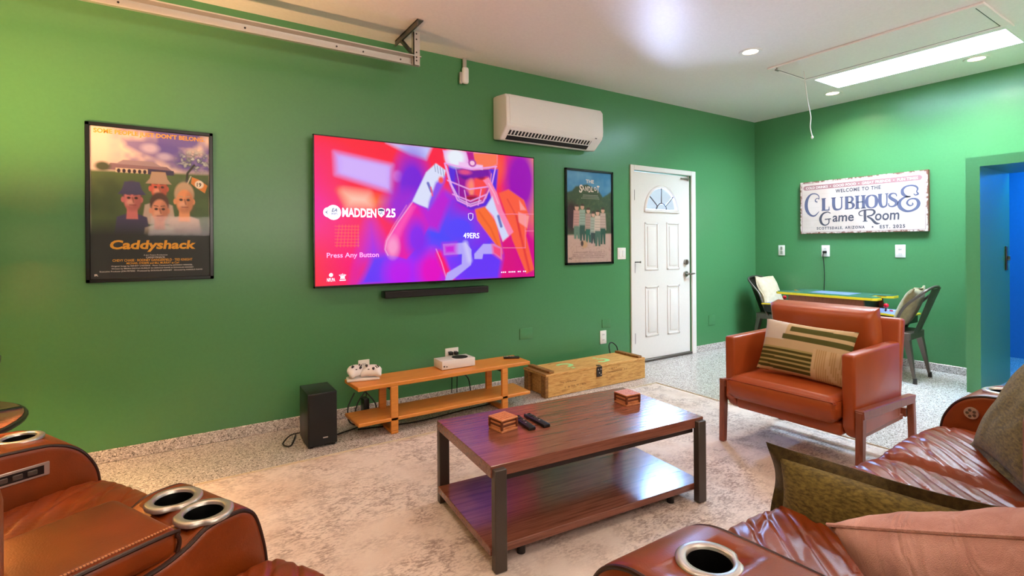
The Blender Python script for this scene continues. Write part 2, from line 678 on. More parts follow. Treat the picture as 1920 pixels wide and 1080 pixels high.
M = dict(
    wall=paint('green_wall_paint', '#4c8655', .30),
    wall_blue=paint('blue_wall_paint', '#3f8fc8', .5),
    ceiling=paint('white_ceiling_paint', '#f0e8e4', .42, .03),
    white=plain('white_paint', '#e9e3dd', .35),
    plate=plain('white_plastic_plate', '#eeeae4', .3),
    plastic=plain('white_plastic', '#ece8e6', .28),
    greenplate=plain('green_painted_plate', '#5aa063', .4),
    floor=floor_mat(), rug=rug_mat(),
    black=plain('black_plastic', '#0c0c0d', .35),
    blackmatte=plain('black_matte', '#101011', .75),
    blackwell=plain('cup_well_black', '#050505', .5, spec=.2),
    frame=plain('black_frame', '#0b0a0a', .25),
    darkgrey=plain('dark_grey', '#2a2a2b', .5),
    silver=plain('brushed_silver', '#c9c3bd', .32, .75),
    steel=plain('galvanised_steel', '#c2bcb6', .38, .7),
    gunmetal=plain('gunmetal', '#6b645e', .4, .75),
    tablemetal=plain('dark_steel_leg', '#57504a', .42, .6),
    chrome=plain('satin_nickel', '#9a928a', .28, .9),
    hinge=plain('dark_hinge', '#3a3330', .4, .6),
    cord=plain('black_cord', '#0d0c0c', .5),
    whitecord=plain('white_cord', '#d8d4cc', .6),
    walnut=wood('walnut_table', [(.3, '#5c3526'), (.45, '#7a4836'), (.58, '#8d5844'), (.72, '#6d3f30')], (1.1, 26, 26), .19, 3.0, .5, .03, (0, 0, 0), .3),
    bench=wood('honey_wood', [(.3, '#c4732a'), (.5, '#df8f3c'), (.7, '#d28236')], (1.6, 24, 24), .38, 3),
    crate=wood('rough_pine', [(.28, '#9a682e'), (.45, '#cf9850'), (.6, '#e0b068'), (.72, '#b57e3c')], (2.2, 15, 15), .65, 3.5, 1.2, .3),
    cratedark=wood('weathered_pine', [(.3, '#5c3a1a'), (.5, '#8f6330'), (.7, '#a97a3e')], (3, 14, 14), .7, 3.5, 1, .3),
    legwood=wood('chestnut_leg', [(.3, '#6e3520'), (.5, '#8a4a30'), (.7, '#7a3e28')], (20, 20, 2), .35, 3),
    coaster=wood('coaster_wood', [(.3, '#a85c32'), (.5, '#d89060'), (.7, '#c0744a')], (6, 30, 30), .5, 4),
    coasterdark=wood('coaster_band', [(.3, '#5a2b16'), (.5, '#7c4022'), (.7, '#4d2412')], (10, 10, 60), .5, 4),
    sidewood=wood('arcade_side_wood', [(.3, '#5e3023'), (.5, '#8a4d38'), (.7, '#6f3b2b')], (3, 26, 3), .4, 4),
    leather=leather('brown_sofa_leather', '#74300a', '#8f3d0d', .33),
    leathdark=leather('dark_piping_leather', '#2a120a', '#38190d', .4),
    cognac=leather('cognac_chair_leather', '#9c451c', '#ad5122', .34, 4, 320),
    cognacdark=leather('cognac_seam', '#8a3512', '#963c16', .4, 4, 320),
    olive=fabric('olive_chenille', '#4d431c', '#857638', 70, stretch=(1, 1, 2.2)),
    olivedark=fabric('olive_flange', '#3a3018', '#574a26', 70),
    pink=fabric('dusty_pink_linen', '#d49e94', '#ebb9ae', 16, .9, 600, bmp=.5, crumple=9),
    cream=fabric('cream_cushion', '#cfc0a2', '#ddd0b4', 30),
    beige=fabric('khaki_cushion', '#8c8462', '#a09772', 30),
    yellow=plain('yellow_edge', '#e6cf2a', .35),
    redball=plain('red_ball', '#d3122a', .2),
    bluepanel=plain('control_panel_blue', '#7f8fc0', .3),
    arcadeglass=plain('arcade_glass_top', '#4a7a72', .06, spec=.9),
    signwhite=plain('white_washed_boards', '#e6d9d2', .6, grain=.1, gscale=60),
    signedge=plain('rusty_edge', '#7a4a38', .8, grain=.4, gscale=90),
    ink=plain('slate_blue_ink', '#555873', .7),
    inkdark=plain('dark_slate_ink', '#474653', .7),
    maroon=plain('faded_maroon_ink', '#a27578', .7),
    signtext=plain('band_lettering', '#efe4de', .7),
    gold=plain('gold_lettering', '#e8a324', .5),
    posterwhite=plain('poster_lettering', '#efe0d4', .5),
    posterblack=plain('poster_black', '#1d1a18', .5),
    paintgreen=plain('mint_green_paint', '#a9e39a', .6),
    cratetext=plain('stencil_ink', '#6b4420', .8),
    canopy=emit('lamp_diffuser', (1, .78, .52), 9),
    sky=emit('skylight_diffuser', (.52, .76, 1), 85),
    picture=picture('poster_print', .5), screen=picture('tv_picture', .3, .95, 1, .2),
    pattern=picture('woven_stripes', .95, spec=.1),
    glasspane=pane('clear_glass'),
    uiwhite=emit('screen_white', '#dfe6ff', .95), uipink=emit('screen_pink', '#ff9be0', .95), uiblue=emit('screen_navy', '#2a3a66', .6),
    uidark=emit('screen_purple', '#6a2fc0', .8), uired=emit('screen_red', '#ff2f6a', .9),
    shade=emit('lit_lamp_shade', (1, .62, .25), 2.2),
)

# ------------------------------------------------------------------ the room
H = 2.866
YW, XW = 3.85, 6.277          # the wall with the television, the wall with the sign
XL, YR = -3.4, -3.5
DX0, DX1, DZ = 4.032, 4.972, 2.075
struct('floor', box(NB(), XL - .1, 8.0, YR - .1, YW + 1.6, -.12, 0), M['floor'], smooth=False)
struct('wall_front', (lambda b: (box(b, XL - .12, DX0, YW, YW + .12, 0, H), box(b, DX1, XW + .12, YW, YW + .12, 0, H), box(b, DX0, DX1, YW, YW + .12, DZ, H))[0])(NB()), M['wall'], smooth=False)
PY0, PY1, PZ = .46, 1.442, 1.911
struct('wall_right', (lambda b: (box(b, XW, XW + .12, PY1, YW, 0, H), box(b, XW, XW + .12, PY0, PY1, PZ, H), box(b, XW, XW + .12, YR, PY0, 0, H))[0])(NB()), M['wall'], smooth=False)
struct('wall_left', box(NB(), XL - .12, XL, YR, YW, 0, H), M['wall'], smooth=False)
struct('wall_rear', (lambda b: box(b, XL - .12, XW + .12, YR - .12, YR, 0, H))(NB()), M['wall'], smooth=False)
SX0, SX1, SY0, SY1 = 5.128, 5.628, 1.165, 2.552
struct('ceiling', (lambda b: (box(b, XL - .12, SX0, YR - .12, YW + .12, H, H + .1), box(b, SX1, XW + .12, YR - .12, YW + .12, H, H + .1), box(b, SX0, SX1, YR - .12, SY0, H, H + .1), box(b, SX0, SX1, SY1, YW + .12, H, H + .1))[0])(NB()), M['ceiling'], smooth=False)
# exposed concrete kerb under the painted walls
struct('baseboard_front', (lambda b: (box(b, XL, 3.976, YW - .012, YW, 0, .076, .004, 1), box(b, 5.04, XW, YW - .012, YW, 0, .076, .004, 1))[0])(NB()), M['floor'], smooth=False)
struct('baseboard_right', box(NB(), XW - .012, XW, 1.54, YW - .012, 0, .076, .004, 1), M['floor'], smooth=False)
# projecting surround of the opening to the blue side room
b = NB()
box(b, 5.6, XW, PY1, PY1 + .093, 0, 1.994)
box(b, 5.6, XW, PY0 - .093, PY0, 0, 1.994)
box(b, 5.6, XW, PY0, PY1, PZ, 1.994)
struct('trim_1', b, M['wall'], smooth=False)
b = NB()
box(b, 7.7, 7.8, -.4, 2.4, 0, 2.5)
box(b, XW + .12, 7.7, 2.3, 2.4, 0, 2.5)
box(b, XW + .12, 7.7, -.4, -.3, 0, 2.5)
box(b, XW + .12, 7.8, -.4, 2.4, 2.5, 2.6)
struct('wall_side_room', b, M['wall_blue'], smooth=False)
b = NB()
box(b, 7.62, 7.66, .55, 1.40, .01, 2.0, .004, 1)
d2 = struct('door_2', b, M['wall_blue'], smooth=False)
part('door_casing', (lambda b: (box(b, 7.66, 7.699, 1.405, 1.48, 0, 2.07), box(b, 7.66, 7.699, .47, .545, 0, 2.07), box(b, 7.66, 7.699, .545, 1.405, 2.005, 2.07))[0])(NB()), M['wall_blue'], d2, smooth=False)
part('door_knob', sphere(cyl(NB(), (7.62, 1.33, 1.0), (7.58, 1.33, 1.0), .015), (7.56, 1.33, 1.0), .03), M['chrome'], d2)
lp = thing('strike_plate', 'dark metal latch plate on the inner jamb of the blue doorway', 'latch plate', (XW + .01, PY1, 1.13))
part('plate', box(NB(), -.02, .02, -.012, 0, -.11, .11, .004, 1), M['gunmetal'], lp)
part('latch_bolt', box(NB(), -.008, .012, -.03, -.012, -.02, .02, .003, 1), M['chrome'], lp)

# skylight
b = NB()
for q in ((SX0, SX0 + .012, SY0, SY1), (SX1 - .012, SX1, SY0, SY1), (SX0, SX1, SY0, SY0 + .012), (SX0, SX1, SY1 - .012, SY1)):
    box(b, *q, H - .002, H + .3)
w1 = struct('window_1', b, M['white'], smooth=False)
part('skylight_diffuser', box(NB(), SX0 + .012, SX1 - .012, SY0 + .012, SY1 - .012, H + .26, H + .27), M['sky'], w1, smooth=False)
# made-up window frame on the solid rear wall, set behind the fill lamp
b = NB()
for q in ((-.6, -.52, .45, 2.55), (3.72, 3.8, .45, 2.55), (1.56, 1.64, .45, 2.55), (-.6, 3.8, .45, .52), (-.6, 3.8, 2.48, 2.55)):
    box(b, q[0], q[1], YR, YR + .05, q[2], q[3])
w2 = struct('added_window_frame', b, M['white'], smooth=False)

# entrance door with fanlight
b = box(NB(), DX0 + .006, DX1 - .006, YW + .012, YW + .052, .03, DZ - .008)
slab = struct('door_1', b, M['white'], smooth=False)
FX, FZ, FR = 4.49, 1.652, .268
c = NB()
prism(c, [(FX + FR * math.cos(PI * k / 24), FZ + .27 * math.sin(PI * k / 24)) for k in range(25)], 'y', YW - .05, YW + .1)
cut(slab, c)
b = NB()
tube(b, [(FX + FR * math.cos(PI * k / 24), YW + .01, FZ + .27 * math.sin(PI * k / 24)) for k in range(25)], .017, 8)
box(b, FX - FR - .016, FX + FR + .016, YW - .006, YW + .024, FZ - .018, FZ + .016, .006)
part('fanlight_frame', b, M['white'], slab)
b = NB()
tube(b, [(FX + .085 * math.cos(PI * k / 12), YW + .015, FZ + .085 * math.sin(PI * k / 12)) for k in range(13)], .008, 6)
for a in (40, 90, 140):
    tube(b, [(FX + .085 * math.cos(R(a)), YW + .015, FZ + .085 * math.sin(R(a))), (FX + .262 * math.cos(R(a)), YW + .015, FZ + .262 * math.sin(R(a)))], .007, 6)
part('fanlight_muntin', b, M['gunmetal'], slab)
part('fanlight_glass', prism(NB(), [(FX + .262 * math.cos(PI * k / 24), FZ + .262 * math.sin(PI * k / 24)) for k in range(25)], 'y', YW + .03, YW + .034), M['glasspane'], slab, smooth=False)
for x0, x1, z0, z1 in ((4.213, 4.431, .994, 1.522), (4.567, 4.783, .992, 1.528), (4.217, 4.428, .268, .822), (4.574, 4.785, .262, .818)):
    b = NB()
    for rr, yy, w in ((0, .012, .022), ):
        box(b, x0, x1, YW + .004, YW + .014, z0, z0 + w, .005, 2)
        box(b, x0, x1, YW + .004, YW + .014, z1 - w, z1, .005, 2)
        box(b, x0, x0 + w, YW + .004, YW + .014, z0, z1, .005, 2)
        box(b, x1 - w, x1, YW + .004, YW + .014, z0, z1, .005, 2)
    box(b, x0 + .045, x1 - .045, YW + .006, YW + .013, z0 + .045, z1 - .045, .005, 2)
    part('door_panel', b, M['white'], slab)
b = NB()
for q in ((3.976, 4.03, 0, 2.13), (4.974, 5.046, 0, 2.13), (4.03, 4.974, 2.077, 2.13)):
    box(b, q[0], q[1], YW - .02, YW - .001, q[2], q[3], .004, 1)
part('door_casing', b, M['white'], slab, smooth=False)
part('threshold', box(NB(), DX0, DX1, YW - .02, YW + .1, .001, .028, .004, 1), M['gunmetal'], slab)
for z in (1.81, 1.03, .27):
    part('hinge', cyl(box(NB(), 4.034, 4.056, YW + .002, YW + .013, z - .055, z + .055), (4.036, YW, z - .06), (4.036, YW, z + .06), .009, seg=10), M['hinge'], slab)
part('hinge_stop', cyl(cyl(NB(), (4.04, YW - .004, 1.09), (4.10, YW - .03, 1.09), .006, seg=8), (4.10, YW - .03, 1.09), (4.105, YW - .034, 1.09), .012, seg=10), M['hinge'], slab)
b = cyl(NB(), (4.888, YW + .012, 1.072), (4.888, YW - .014, 1.072), .031)
box(b, 4.882, 4.894, YW - .03, YW - .012, 1.05, 1.094, .004, 2)
part('deadbolt', b, M['chrome'], slab)
b = cyl(NB(), (4.885, YW + .012, .935), (4.885, YW - .01, .935), .032)
cyl(b, (4.885, YW - .01, .935), (4.885, YW - .05, .935), .011)
tube(b, [(4.885, YW - .05, .935), (4.91, YW - .053, .936), (4.96, YW - .05, .938), (4.985, YW - .045, .938)], [.011, .011, .009, .007], 10)
part('door_lever', b, M['chrome'], slab)
b = box(NB(), 4.86, 4.955, YW - .012, YW + .008, 2.028, 2.046, .003, 1)
cyl(b, (4.80, YW - .006, 2.037), (4.87, YW - .006, 2.037), .008, seg=10)
cyl(b, (4.925, YW - .006, 2.01), (4.925, YW - .006, 2.07), .007, seg=10)
part('door_stop_arm', b, M['chrome'], slab)

# ------------------------------------------------------------------ ceiling things
def can(x, y, label, group=None, k=1, col=WARM):
    t = thing('recessed_light', label, 'ceiling light', (x, y, H), 0, group)
    bm, rg = lathe(NB(), [(.058, .002), (.060, -.004), (.072, -.008), (.088, -.005), (.092, .001)])
    part('trim_ring', bm, M['white'], t)
    bm = cyl(NB(), (0, 0, -.001), (0, 0, .004), .059)
    part('diffuser', bm, M['canopy'], t)
    light('recessed_lamp', 'AREA', (0, 0, -.0065), CAN_W * k, col, .112, parent=t, spread=R(142))
can(3.944, 2.451, 'recessed ceiling light on the open ceiling left of the attic hatch')
can(5.776, 2.667, 'recessed ceiling light by the skylight corner nearest the hatch pull cord', None, 1.5, (1, .86, .72))
can(5.771, 1.503, 'recessed ceiling light between the skylight and the blue doorway wall', None, 1.5, (1, .86, .72))
for x, y in ((2.0, 2.45), (.1, 2.45), (.1, .5), (2.0, .5), (3.944, .5), (.1, -1.6), (2.0, -1.6), (3.944, -1.6), (5.77, .2)):
    can(x, y, 'round recessed ceiling light over the seating, beyond the top edge of the photo', 'recessed ceiling lights over the seating', .62 if x < 3 else .9)

t = thing('attic_hatch', 'white attic ladder hatch in the ceiling beside the bright skylight', 'attic hatch', (4.77, 1.86, H))
b = NB()
for q in ((-.335, -.285, -.745, .74), (.25, .335, -.745, .74), (-.285, .25, -.745, -.69), (-.285, .25, .70, .74)):
    box(b, q[0], q[1], q[2], q[3], -.018, -.0005, .004, 1)
part('hatch_frame', b, M['ceiling'], t, smooth=False)
part('hatch_panel', box(NB(), -.280, .245, -.684, .694, -.012, -.0005, .002, 1), M['ceiling'], t, smooth=False)
b = NB()
for q in ((-.285, -.280, -.69, .70), (.245, .25, -.69, .70), (-.28, .245, -.69, -.684), (-.28, .245, .694, .70)):
    box(b, q[0], q[1], q[2], q[3], -.0128, -.001)
part('gap', b, M['darkgrey'], t, label='dark gap line around the panel', smooth=False)
b = NB()
cyl(b, (-.31, .66, -.018), (-.31, .66, -.035), .008, seg=10)
box(b, -.335, -.285, .65, .67, -.045, -.035, .003, 1)
part('turn_latch', b, M['chrome'], t)
pc = tube(NB(), catmull([(.0, .585, -.012), (.02, .58, -.15), (.05, .575, -.3), (.085, .57, -.42), (.07, .567, -.52), (.098, .565, -.60)], 6), .0045, 6)
sphere(pc, (.1, .565, -.61), .011, 10, (1, 1, 1.4))
part('pull_cord', pc, M['whitecord'], t, label='thin white pull cord with a small knob')

t = thing('garage_door_track', 'horizontal steel garage door track hanging along the green wall by the ceiling', 'door track', (0, 3.5, 2.63))
b = NB()
prof = [(.022, -.032), (-.006, -.032), (-.006, -.026), (.0165, -.026), (.0165, .02), (-.03, .026), (-.03, .034), (.022, .026)]
prism(b, prof, 'x', -2.9, 1.462)
part('rail', b, M['steel'], t, smooth=False)
for x in (-.3, .32, .87, 1.05, 1.32):
    part('bolt', cyl(NB(), (x, .0135, -.002), (x, .0185, -.002), .006, seg=10), M['hinge'], t)
b = NB()
prism(b, [(-.022, -.035), (.026, -.035), (.026, .205), (-.022, .205)], 'y', -.028, -.022)
prism(b, [(-.022, -.035), (-.016, -.035), (-.016, .205), (-.022, .205)], 'y', -.028, .012)
for o_ in b.verts:
    o_.co.x += 1.425
part('hanger_strap', b, M['steel'], t, smooth=False)
b = NB()
box(b, 1.375, 1.42, -.17, .28, .226, .2345)
box(b, 1.375, 1.381, -.17, .28, .19, .2345)
part('ceiling_angle', b, M['gunmetal'], t, smooth=False)
b = tube(NB(), [(1.385, .17, .20), (1.41, -.02, .03)], .016, 4)
part('brace', b, M['gunmetal'], t, smooth=False)
for x, z in ((1.425, .02), (1.425, .055), (1.425, -.005), (1.425, .15), (1.425, .19)):
    part('strap_bolt', cyl(NB(), (x, -.030, z), (x, -.026, z), .006, seg=8), M['hinge'], t)

t = thing('wall_sensor', 'small white sensor bracket hanging by a rod from the ceiling edge', 'sensor', (2.0, 3.82, 2.74))
part('rod', box(NB(), -.018, .018, -.006, .006, .03, .126, .003, 1), M['steel'], t)
b = box(NB(), -.028, .03, -.03, .01, -.095, .045, .018, 3)
part('housing', b, M['plastic'], t)
part('bracket', box(NB(), -.05, -.026, -.012, .012, -.1, .0, .004, 1), M['silver'], t)

# ------------------------------------------------------------------ wall plates
def plate(loc, rz, w, h, kind, label, cat, mat='plate', group=None):
    t = thing(kind, label, cat, loc, rz, group)
    part('cover_plate', box(NB(), -w / 2, w / 2, -.007, 0, -h / 2, h / 2, .003, 2), M[mat], t)
    return t
def sockets(t, x=0, n=2):
    for s in ((1, -1) if n == 2 else (0,)):
        b = box(NB(), x - .017, x + .017, -.0095, -.006, s * .028 - .014, s * .028 + .014, .003, 2)
        o = part('socket', b, M['plastic'], t)
        b = NB()
        box(b, x - .009, x - .006, -.0105, -.009, s * .028 - .004, s * .028 + .007)
        box(b, x + .006, x + .009, -.0105, -.009, s * .028 - .004, s * .028 + .007)
        part('socket_slot', b, M['darkgrey'], o, smooth=False)
def plug(t, x, z, drop):
    b = box(NB(), x - .016, x + .016, -.045, -.0098, z - .014, z + .014, .006, 2)
    tube(b, catmull([(x, -.045, z), (x, -.062, z - .02), (x, -.05, z - .07), (x + .004, -.03, z - drop)], 8), .004, 6)
    part('plug_and_cord', b, M['cord'], t, label='black plug with a hanging cord')

t = plate((3.85, YW, 1.185), 0, .118, .122, 'light_switch', 'white double switch plate between the baseball film poster and the white door', 'switch')
for x in (-.026, .026):
    part('rocker', box(NB(), x - .015, x + .015, -.0105, -.006, -.033, .033, .002, 1), M['plastic'], t)
t = plate((3.582, YW, .335), 0, .085, .135, 'wall_outlet', 'white outlet plate low on the green wall just above the wooden crate', 'outlet')
sockets(t)
t = plate((1.136, YW, .355), 0, .085, .122, 'wall_outlet', 'white outlet with black plug behind the game controllers on the bench', 'outlet')
sockets(t)
plug(t, .004, -.026, .30)
t = plate((1.874, YW, .362), 0, .122, .12, 'wall_outlet', 'white double outlet with black plugs behind the white game console', 'outlet')
sockets(t, -.028)
sockets(t, .028)
plug(t, -.02, .02, .33)
plug(t, .028, .016, .33)
for x, z, w, h, lb in ((2.632, .466, .145, .10, 'blank wall plate painted green, left one above the bench end'), (3.625, .472, .115, .085, 'blank wall plate painted green above the low white outlet'), (5.352, .36, .12, .12, 'blank wall plate painted green low on the wall right of the white door')):
    plate((x, YW, z), 0, w, h, 'blank_plate', lb, 'wall plate', 'wall')
t = plate((XW, 3.5, 1.195), -PI / 2, .08, .128, 'light_switch', 'narrow white switch plate under the sign, nearest the room corner', 'switch')
for z in (.027, -.027):
    part('rocker', box(NB(), -.014, .014, -.0105, -.006, z - .02, z + .02, .003, 1), M['silver'], t)
t = plate((XW, 2.982, 1.19), -PI / 2, .09, .132, 'wall_outlet', 'white outlet under the sign with the arcade table cord plugged in', 'outlet')
sockets(t)
b = box(NB(), -.018, .018, -.045, -.0098, -.028, .0, .006, 2)
tube(b, catmull([(-.004, -.045, -.02), (-.006, -.055, -.06), (-.008, -.03, -.14), (-.006, -.02, -.3), (-.012, -.02, -.46), (-.012, -.03, -.62)], 8), .0045, 6)
part('plug_and_cord', b, M['cord'], t, label='black plug with a cord hanging down the wall')
t = plate((XW, 2.248, 1.19), -PI / 2, .092, .134, 'wall_outlet', 'white outlet plate under the right end of the sign', 'outlet')
sockets(t)

# ------------------------------------------------------------------ air conditioner
t = thing('air_conditioner', 'white split air conditioner unit high on the green wall above the television', 'air conditioner', (2.84, YW, 2.2))
HW = .548
pr = [(0, .012), (-.11, -.008), (-.222, .085), (-.230, .105), (-.232, .16), (-.226, .34), (-.20, .372), (-.06, .385), (0, .385)]
part('body', prism(NB(), pr, 'x', -HW, HW, .014, 3), M['plastic'], t)
b = NB()
prism(b, [(-.2335, .112), (-.2375, .16), (-.232, .335), (-.205, .37), (-.203, .366), (-.228, .333), (-.231, .16), (-.229, .112)], 'x', -HW + .03, HW - .006)
part('front_panel', b, M['plastic'], t)
n0, n1 = Vector((0, -.120, .0003)), Vector((0, -.212, .0767))
nn = Vector((0, -(n1 - n0).z, (n1 - n0).y)).normalized()
if nn.z > 0:
    nn = -nn
b = NB()
q = [n0 + nn * .0015, n1 + nn * .0015]
b.faces.new([b.verts.new((x, p.y, p.z)) for x, p in ((-HW + .05, q[0]), (HW - .12, q[0]), (HW - .12, q[1]), (-HW + .05, q[1]))])
part('air_outlet', b, M['blackmatte'], t, smooth=False)
for z0, z1 in ((.42, .47), (.9, 1.0)):
    b = NB()
    a0, a1 = n0.lerp(n1, z0), n0.lerp(n1, z1)
    prism(b, [(a0.y, a0.z), (a1.y, a1.z), (a1.y + nn.y * .007, a1.z + nn.z * .007), (a0.y + nn.y * .007, a0.z + nn.z * .007)], 'x', -HW + .05, HW - .12)
    part('louver', b, M['plastic'], t, smooth=False)
for k in range(26):
    b = NB()
    x = -HW + .07 + k * (2 * HW - .21) / 25
    a0, a1 = n0.lerp(n1, .5), n0.lerp(n1, .88)
    prism(b, [(a0.y, a0.z), (a1.y, a1.z), (a1.y + nn.y * .004, a1.z + nn.z * .004), (a0.y + nn.y * .004, a0.z + nn.z * .004)], 'x', x, x + .012)
    part('vane', b, M['plastic'], t, smooth=False)
part('sensor_eye', box(NB(), HW - .105, HW - .085, -.236, -.2325, .085, .092), M['darkgrey'], t)

# ------------------------------------------------------------------ television
t = thing('television', 'very large flat television showing a red and violet football game title screen', 'television', (1.713, YW, 1.527))
W2, H2 = .953, .545
TY = -.092
part('back_shell', box(NB(), -W2 + .01, W2 - .01, TY + .004, TY + .04, -H2 + .01, H2 - .01, .008), M['blackmatte'], t)
part('wall_mount', box(NB(), -.3, .3, TY + .03, 0, -.2, .2), M['blackmatte'], t)
b = NB()
for q in ((-W2, W2, H2 - .009, H2), (-W2, W2, -H2, -H2 + .014), (-W2, -W2 + .009, -H2, H2), (W2 - .009, W2, -H2, H2)):
    box(b, q[0], q[1], TY - .008, TY + .012, q[2], q[3], .002, 1)
box(b, -.03, .03, TY - .009, TY - .006, -H2 - .006, -H2 + .004)
part('bezel', b, M['frame'], t)
sx0, sx1, sz1, sz0 = -W2 + .009, W2 - .009, H2 - .009, -H2 + .014
SW, SH = sx1 - sx0, sz1 - sz0
cv = Canvas(400, 225, 400 / 225, '#e6107a')
P_ = dict(
    bar=[(0.074, 0.104), (0.301, 0.159), (0.296, 0.352), (0.078, 0.251)],
    barend=[(0.313, 0.236), (0.334, 0.234)],
    top=[(0.277, 0), (0.474, -0.006), (0.447, 0.095), (0.377, 0.069)],
    glow=[(0.093, 0.357), (0.292, 0.41), (0.259, 0.454), (0.119, 0.45)],
    pblob=[(0.377, 0.272), (0.428, 0.428)],
    pright=[(0.894, 0.118), (0.966, 0.224)],
    oright=[(0.983, 0.073)],
    torso=[(0.446, 0.486), (0.537, 0.33), (0.651, 0.428), (0.792, 0.595), (0.823, 0.82), (0.801, 1.012), (0.163, 1.005), (0.218, 0.807), (0.283, 0.794), (0.41, 0.606)],
    low=[(0.211, 0.583), (0.283, 0.836), (0.258, 1.012), (0.155, 1.012), (0.179, 0.806)],
    arm=[(0.271, 0.737), (0.308, 0.608), (0.385, 0.417), (0.446, 0.472), (0.463, 0.574), (0.41, 0.737), (0.358, 0.831), (0.283, 0.794)],
    armhl=[(0.271, 0.737), (0.308, 0.608), (0.376, 0.432), (0.398, 0.445), (0.341, 0.622), (0.316, 0.737), (0.299, 0.794)],
    armin=[(0.363, 0.665), (0.401, 0.752)],
    glove=[(0.385, 0.41), (0.447, 0.191), (0.492, 0.118), (0.537, 0.164), (0.528, 0.241), (0.491, 0.275), (0.455, 0.456), (0.411, 0.43)],
    gshade=[(0.491, 0.26), (0.537, 0.209), (0.532, 0.255), (0.5, 0.349), (0.455, 0.471), (0.459, 0.411)],
    helm=[(0.524, 0.013), (0.798, -0.004), (0.796, 0.082), (0.752, 0.123), (0.671, 0.144), (0.594, 0.134), (0.539, 0.111)],
    helmr=[(0.672, 0.007), (0.798, -0.004), (0.796, 0.082), (0.752, 0.123), (0.671, 0.144)],
    stripe=[(0.637, 0.004), (0.672, 0.004), (0.681, 0.091), (0.652, 0.095)],
    face=[(0.666, 0.241), (0.746, 0.374)],
    visor=[(0.584, 0.128), (0.752, 0.123), (0.757, 0.183), (0.671, 0.209), (0.584, 0.204)],
    facer=[(0.681, 0.145), (0.751, 0.152), (0.751, 0.247), (0.72, 0.376), (0.671, 0.349), (0.661, 0.257)],
    m1=[(0.533, 0.112), (0.556, 0.253), (0.593, 0.386), (0.656, 0.428), (0.72, 0.392), (0.767, 0.246), (0.788, 0.1)],
    m2=[(0.546, 0.239), (0.651, 0.296), (0.761, 0.262)],
    m3=[(0.57, 0.342), (0.656, 0.389), (0.741, 0.327)],
    m4=[(0.627, 0.307), (0.641, 0.429)],
    m5=[(0.711, 0.291), (0.695, 0.417)],
    m6=[(0.538, 0.111), (0.661, 0.14), (0.793, 0.099)],
    gl2=[(0.721, 0.219), (0.751, 0.192), (0.792, 0.307), (0.823, 0.449), (0.882, 0.625), (0.823, 0.707), (0.781, 0.531), (0.735, 0.438), (0.766, 0.373), (0.751, 0.279)],
    gl2w=[(0.769, 0.341), (0.792, 0.451), (0.855, 0.658), (0.823, 0.699), (0.776, 0.5), (0.733, 0.431)],
    sleeve=[(0.803, 0.314), (0.856, 0.277), (0.943, 0.359), (0.971, 0.49), (0.953, 0.657), (0.998, 0.941), (0.953, 0.972), (0.876, 0.691), (0.834, 0.448)],
    s1=[(0.915, 0.361), (0.954, 0.441), (0.921, 0.443)],
    s2=[(0.91, 0.46), (0.971, 0.49), (0.959, 0.59), (0.909, 0.542)],
    collar=[(0.675, 0.427), (0.73, 0.399), (0.792, 0.563), (0.823, 0.804), (0.781, 0.723), (0.69, 0.535)],
    two=[(0.522, 0.723), (0.631, 0.712), (0.66, 0.767), (0.657, 0.886), (0.62, 0.931), (0.563, 1), (0.53, 1.002), (0.54, 0.942), (0.611, 0.877), (0.613, 0.8), (0.526, 0.806)],
    three=[(0.674, 0.801), (0.72, 0.723), (0.776, 0.723), (0.817, 0.755), (0.817, 0.852), (0.776, 0.803), (0.719, 0.802), (0.714, 0.841), (0.674, 0.84)],
    madden=[(0.1, 0.472), (0.233, 0.536)],
    shield=[(0.239, 0.47), (0.267, 0.532)],
    n25=[(0.271, 0.468), (0.312, 0.532)],
    ea1=[(0.037, 0.507), (0.055, 0.506)],
    ea2=[(0.065, 0.505), (0.093, 0.555)],
    press=[(0.042, 0.779), (0.242, 0.817)],
    l1=[(0.043, 0.916), (0.069, 0.972)],
    l2=[(0.087, 0.916), (0.113, 0.974)],
    n49=[(0.619, 0.634), (0.7, 0.681)],
    sm=[(0.812, 0.94), (0.955, 0.969)],
    nfl=[(0.641, 0.483), (0.672, 0.544)],
    h1=[(0.813, 0.482), (0.999, 0.472)],
    h2=[(0.948, 0.475), (0.948, 0.756)],
    h3=[(0.948, 0.615), (0.999, 0.614)],
    h4=[(0.823, 0.755), (0.948, 0.756)],
    gr=[(0.074, 0.615), (0.171, 0.736)],
)
cv.blob(.02, .15, .35, .5, '#ff0a5a', 1.2)
cv.blob(.12, .02, .4, .25, '#ff2638', 1)
cv.blob(.0, .55, .2, .35, '#f400b4', 1.2)
cv.blob(.03, .95, .2, .3, '#ff3a34', 1.1)
cv.blob(.2, .78, .18, .3, '#ff0a72', 1)
cv.blob(.3, .28, .3, .3, '#ff1a40', 1)
cv.blob(.5, .15, .15, .3, '#ff1f46', 1)
cv.blob(.85, .2, .25, .4, '#ff3350', 1)
cv.blob(.98, .6, .14, .5, '#d8008c', 1)
cv.blob(1.0, .15, .05, .35, '#ff9a3c', 1.2)
cv.blob(.925, .2, .085, .27, '#a004b8', .7)
cv.blob(.78, .1, .05, .12, '#ff5a46', 1)
cv.poly(P_['glow'], '#ff7a28', .05)
cv.poly([(.11, .37), (.2, .38), (.21, .45), (.13, .45)], '#ffd0c0', .06)
cv.poly(P_['bar'], '#cfa6ff', .03)
cv.poly([(.10, .13), (.28, .17), (.28, .31), (.1, .24)], '#d4b2ff', .02)
cv.blob(.324, .235, .022, .04, '#ff86c8', .6)
cv.poly(P_['top'], '#c3c6ff', .02)
cv.blob(.385, .33, .075, .27, '#7a18dc', .8)
cv.blob(.37, .45, .1, .12, '#a018d8', .8)
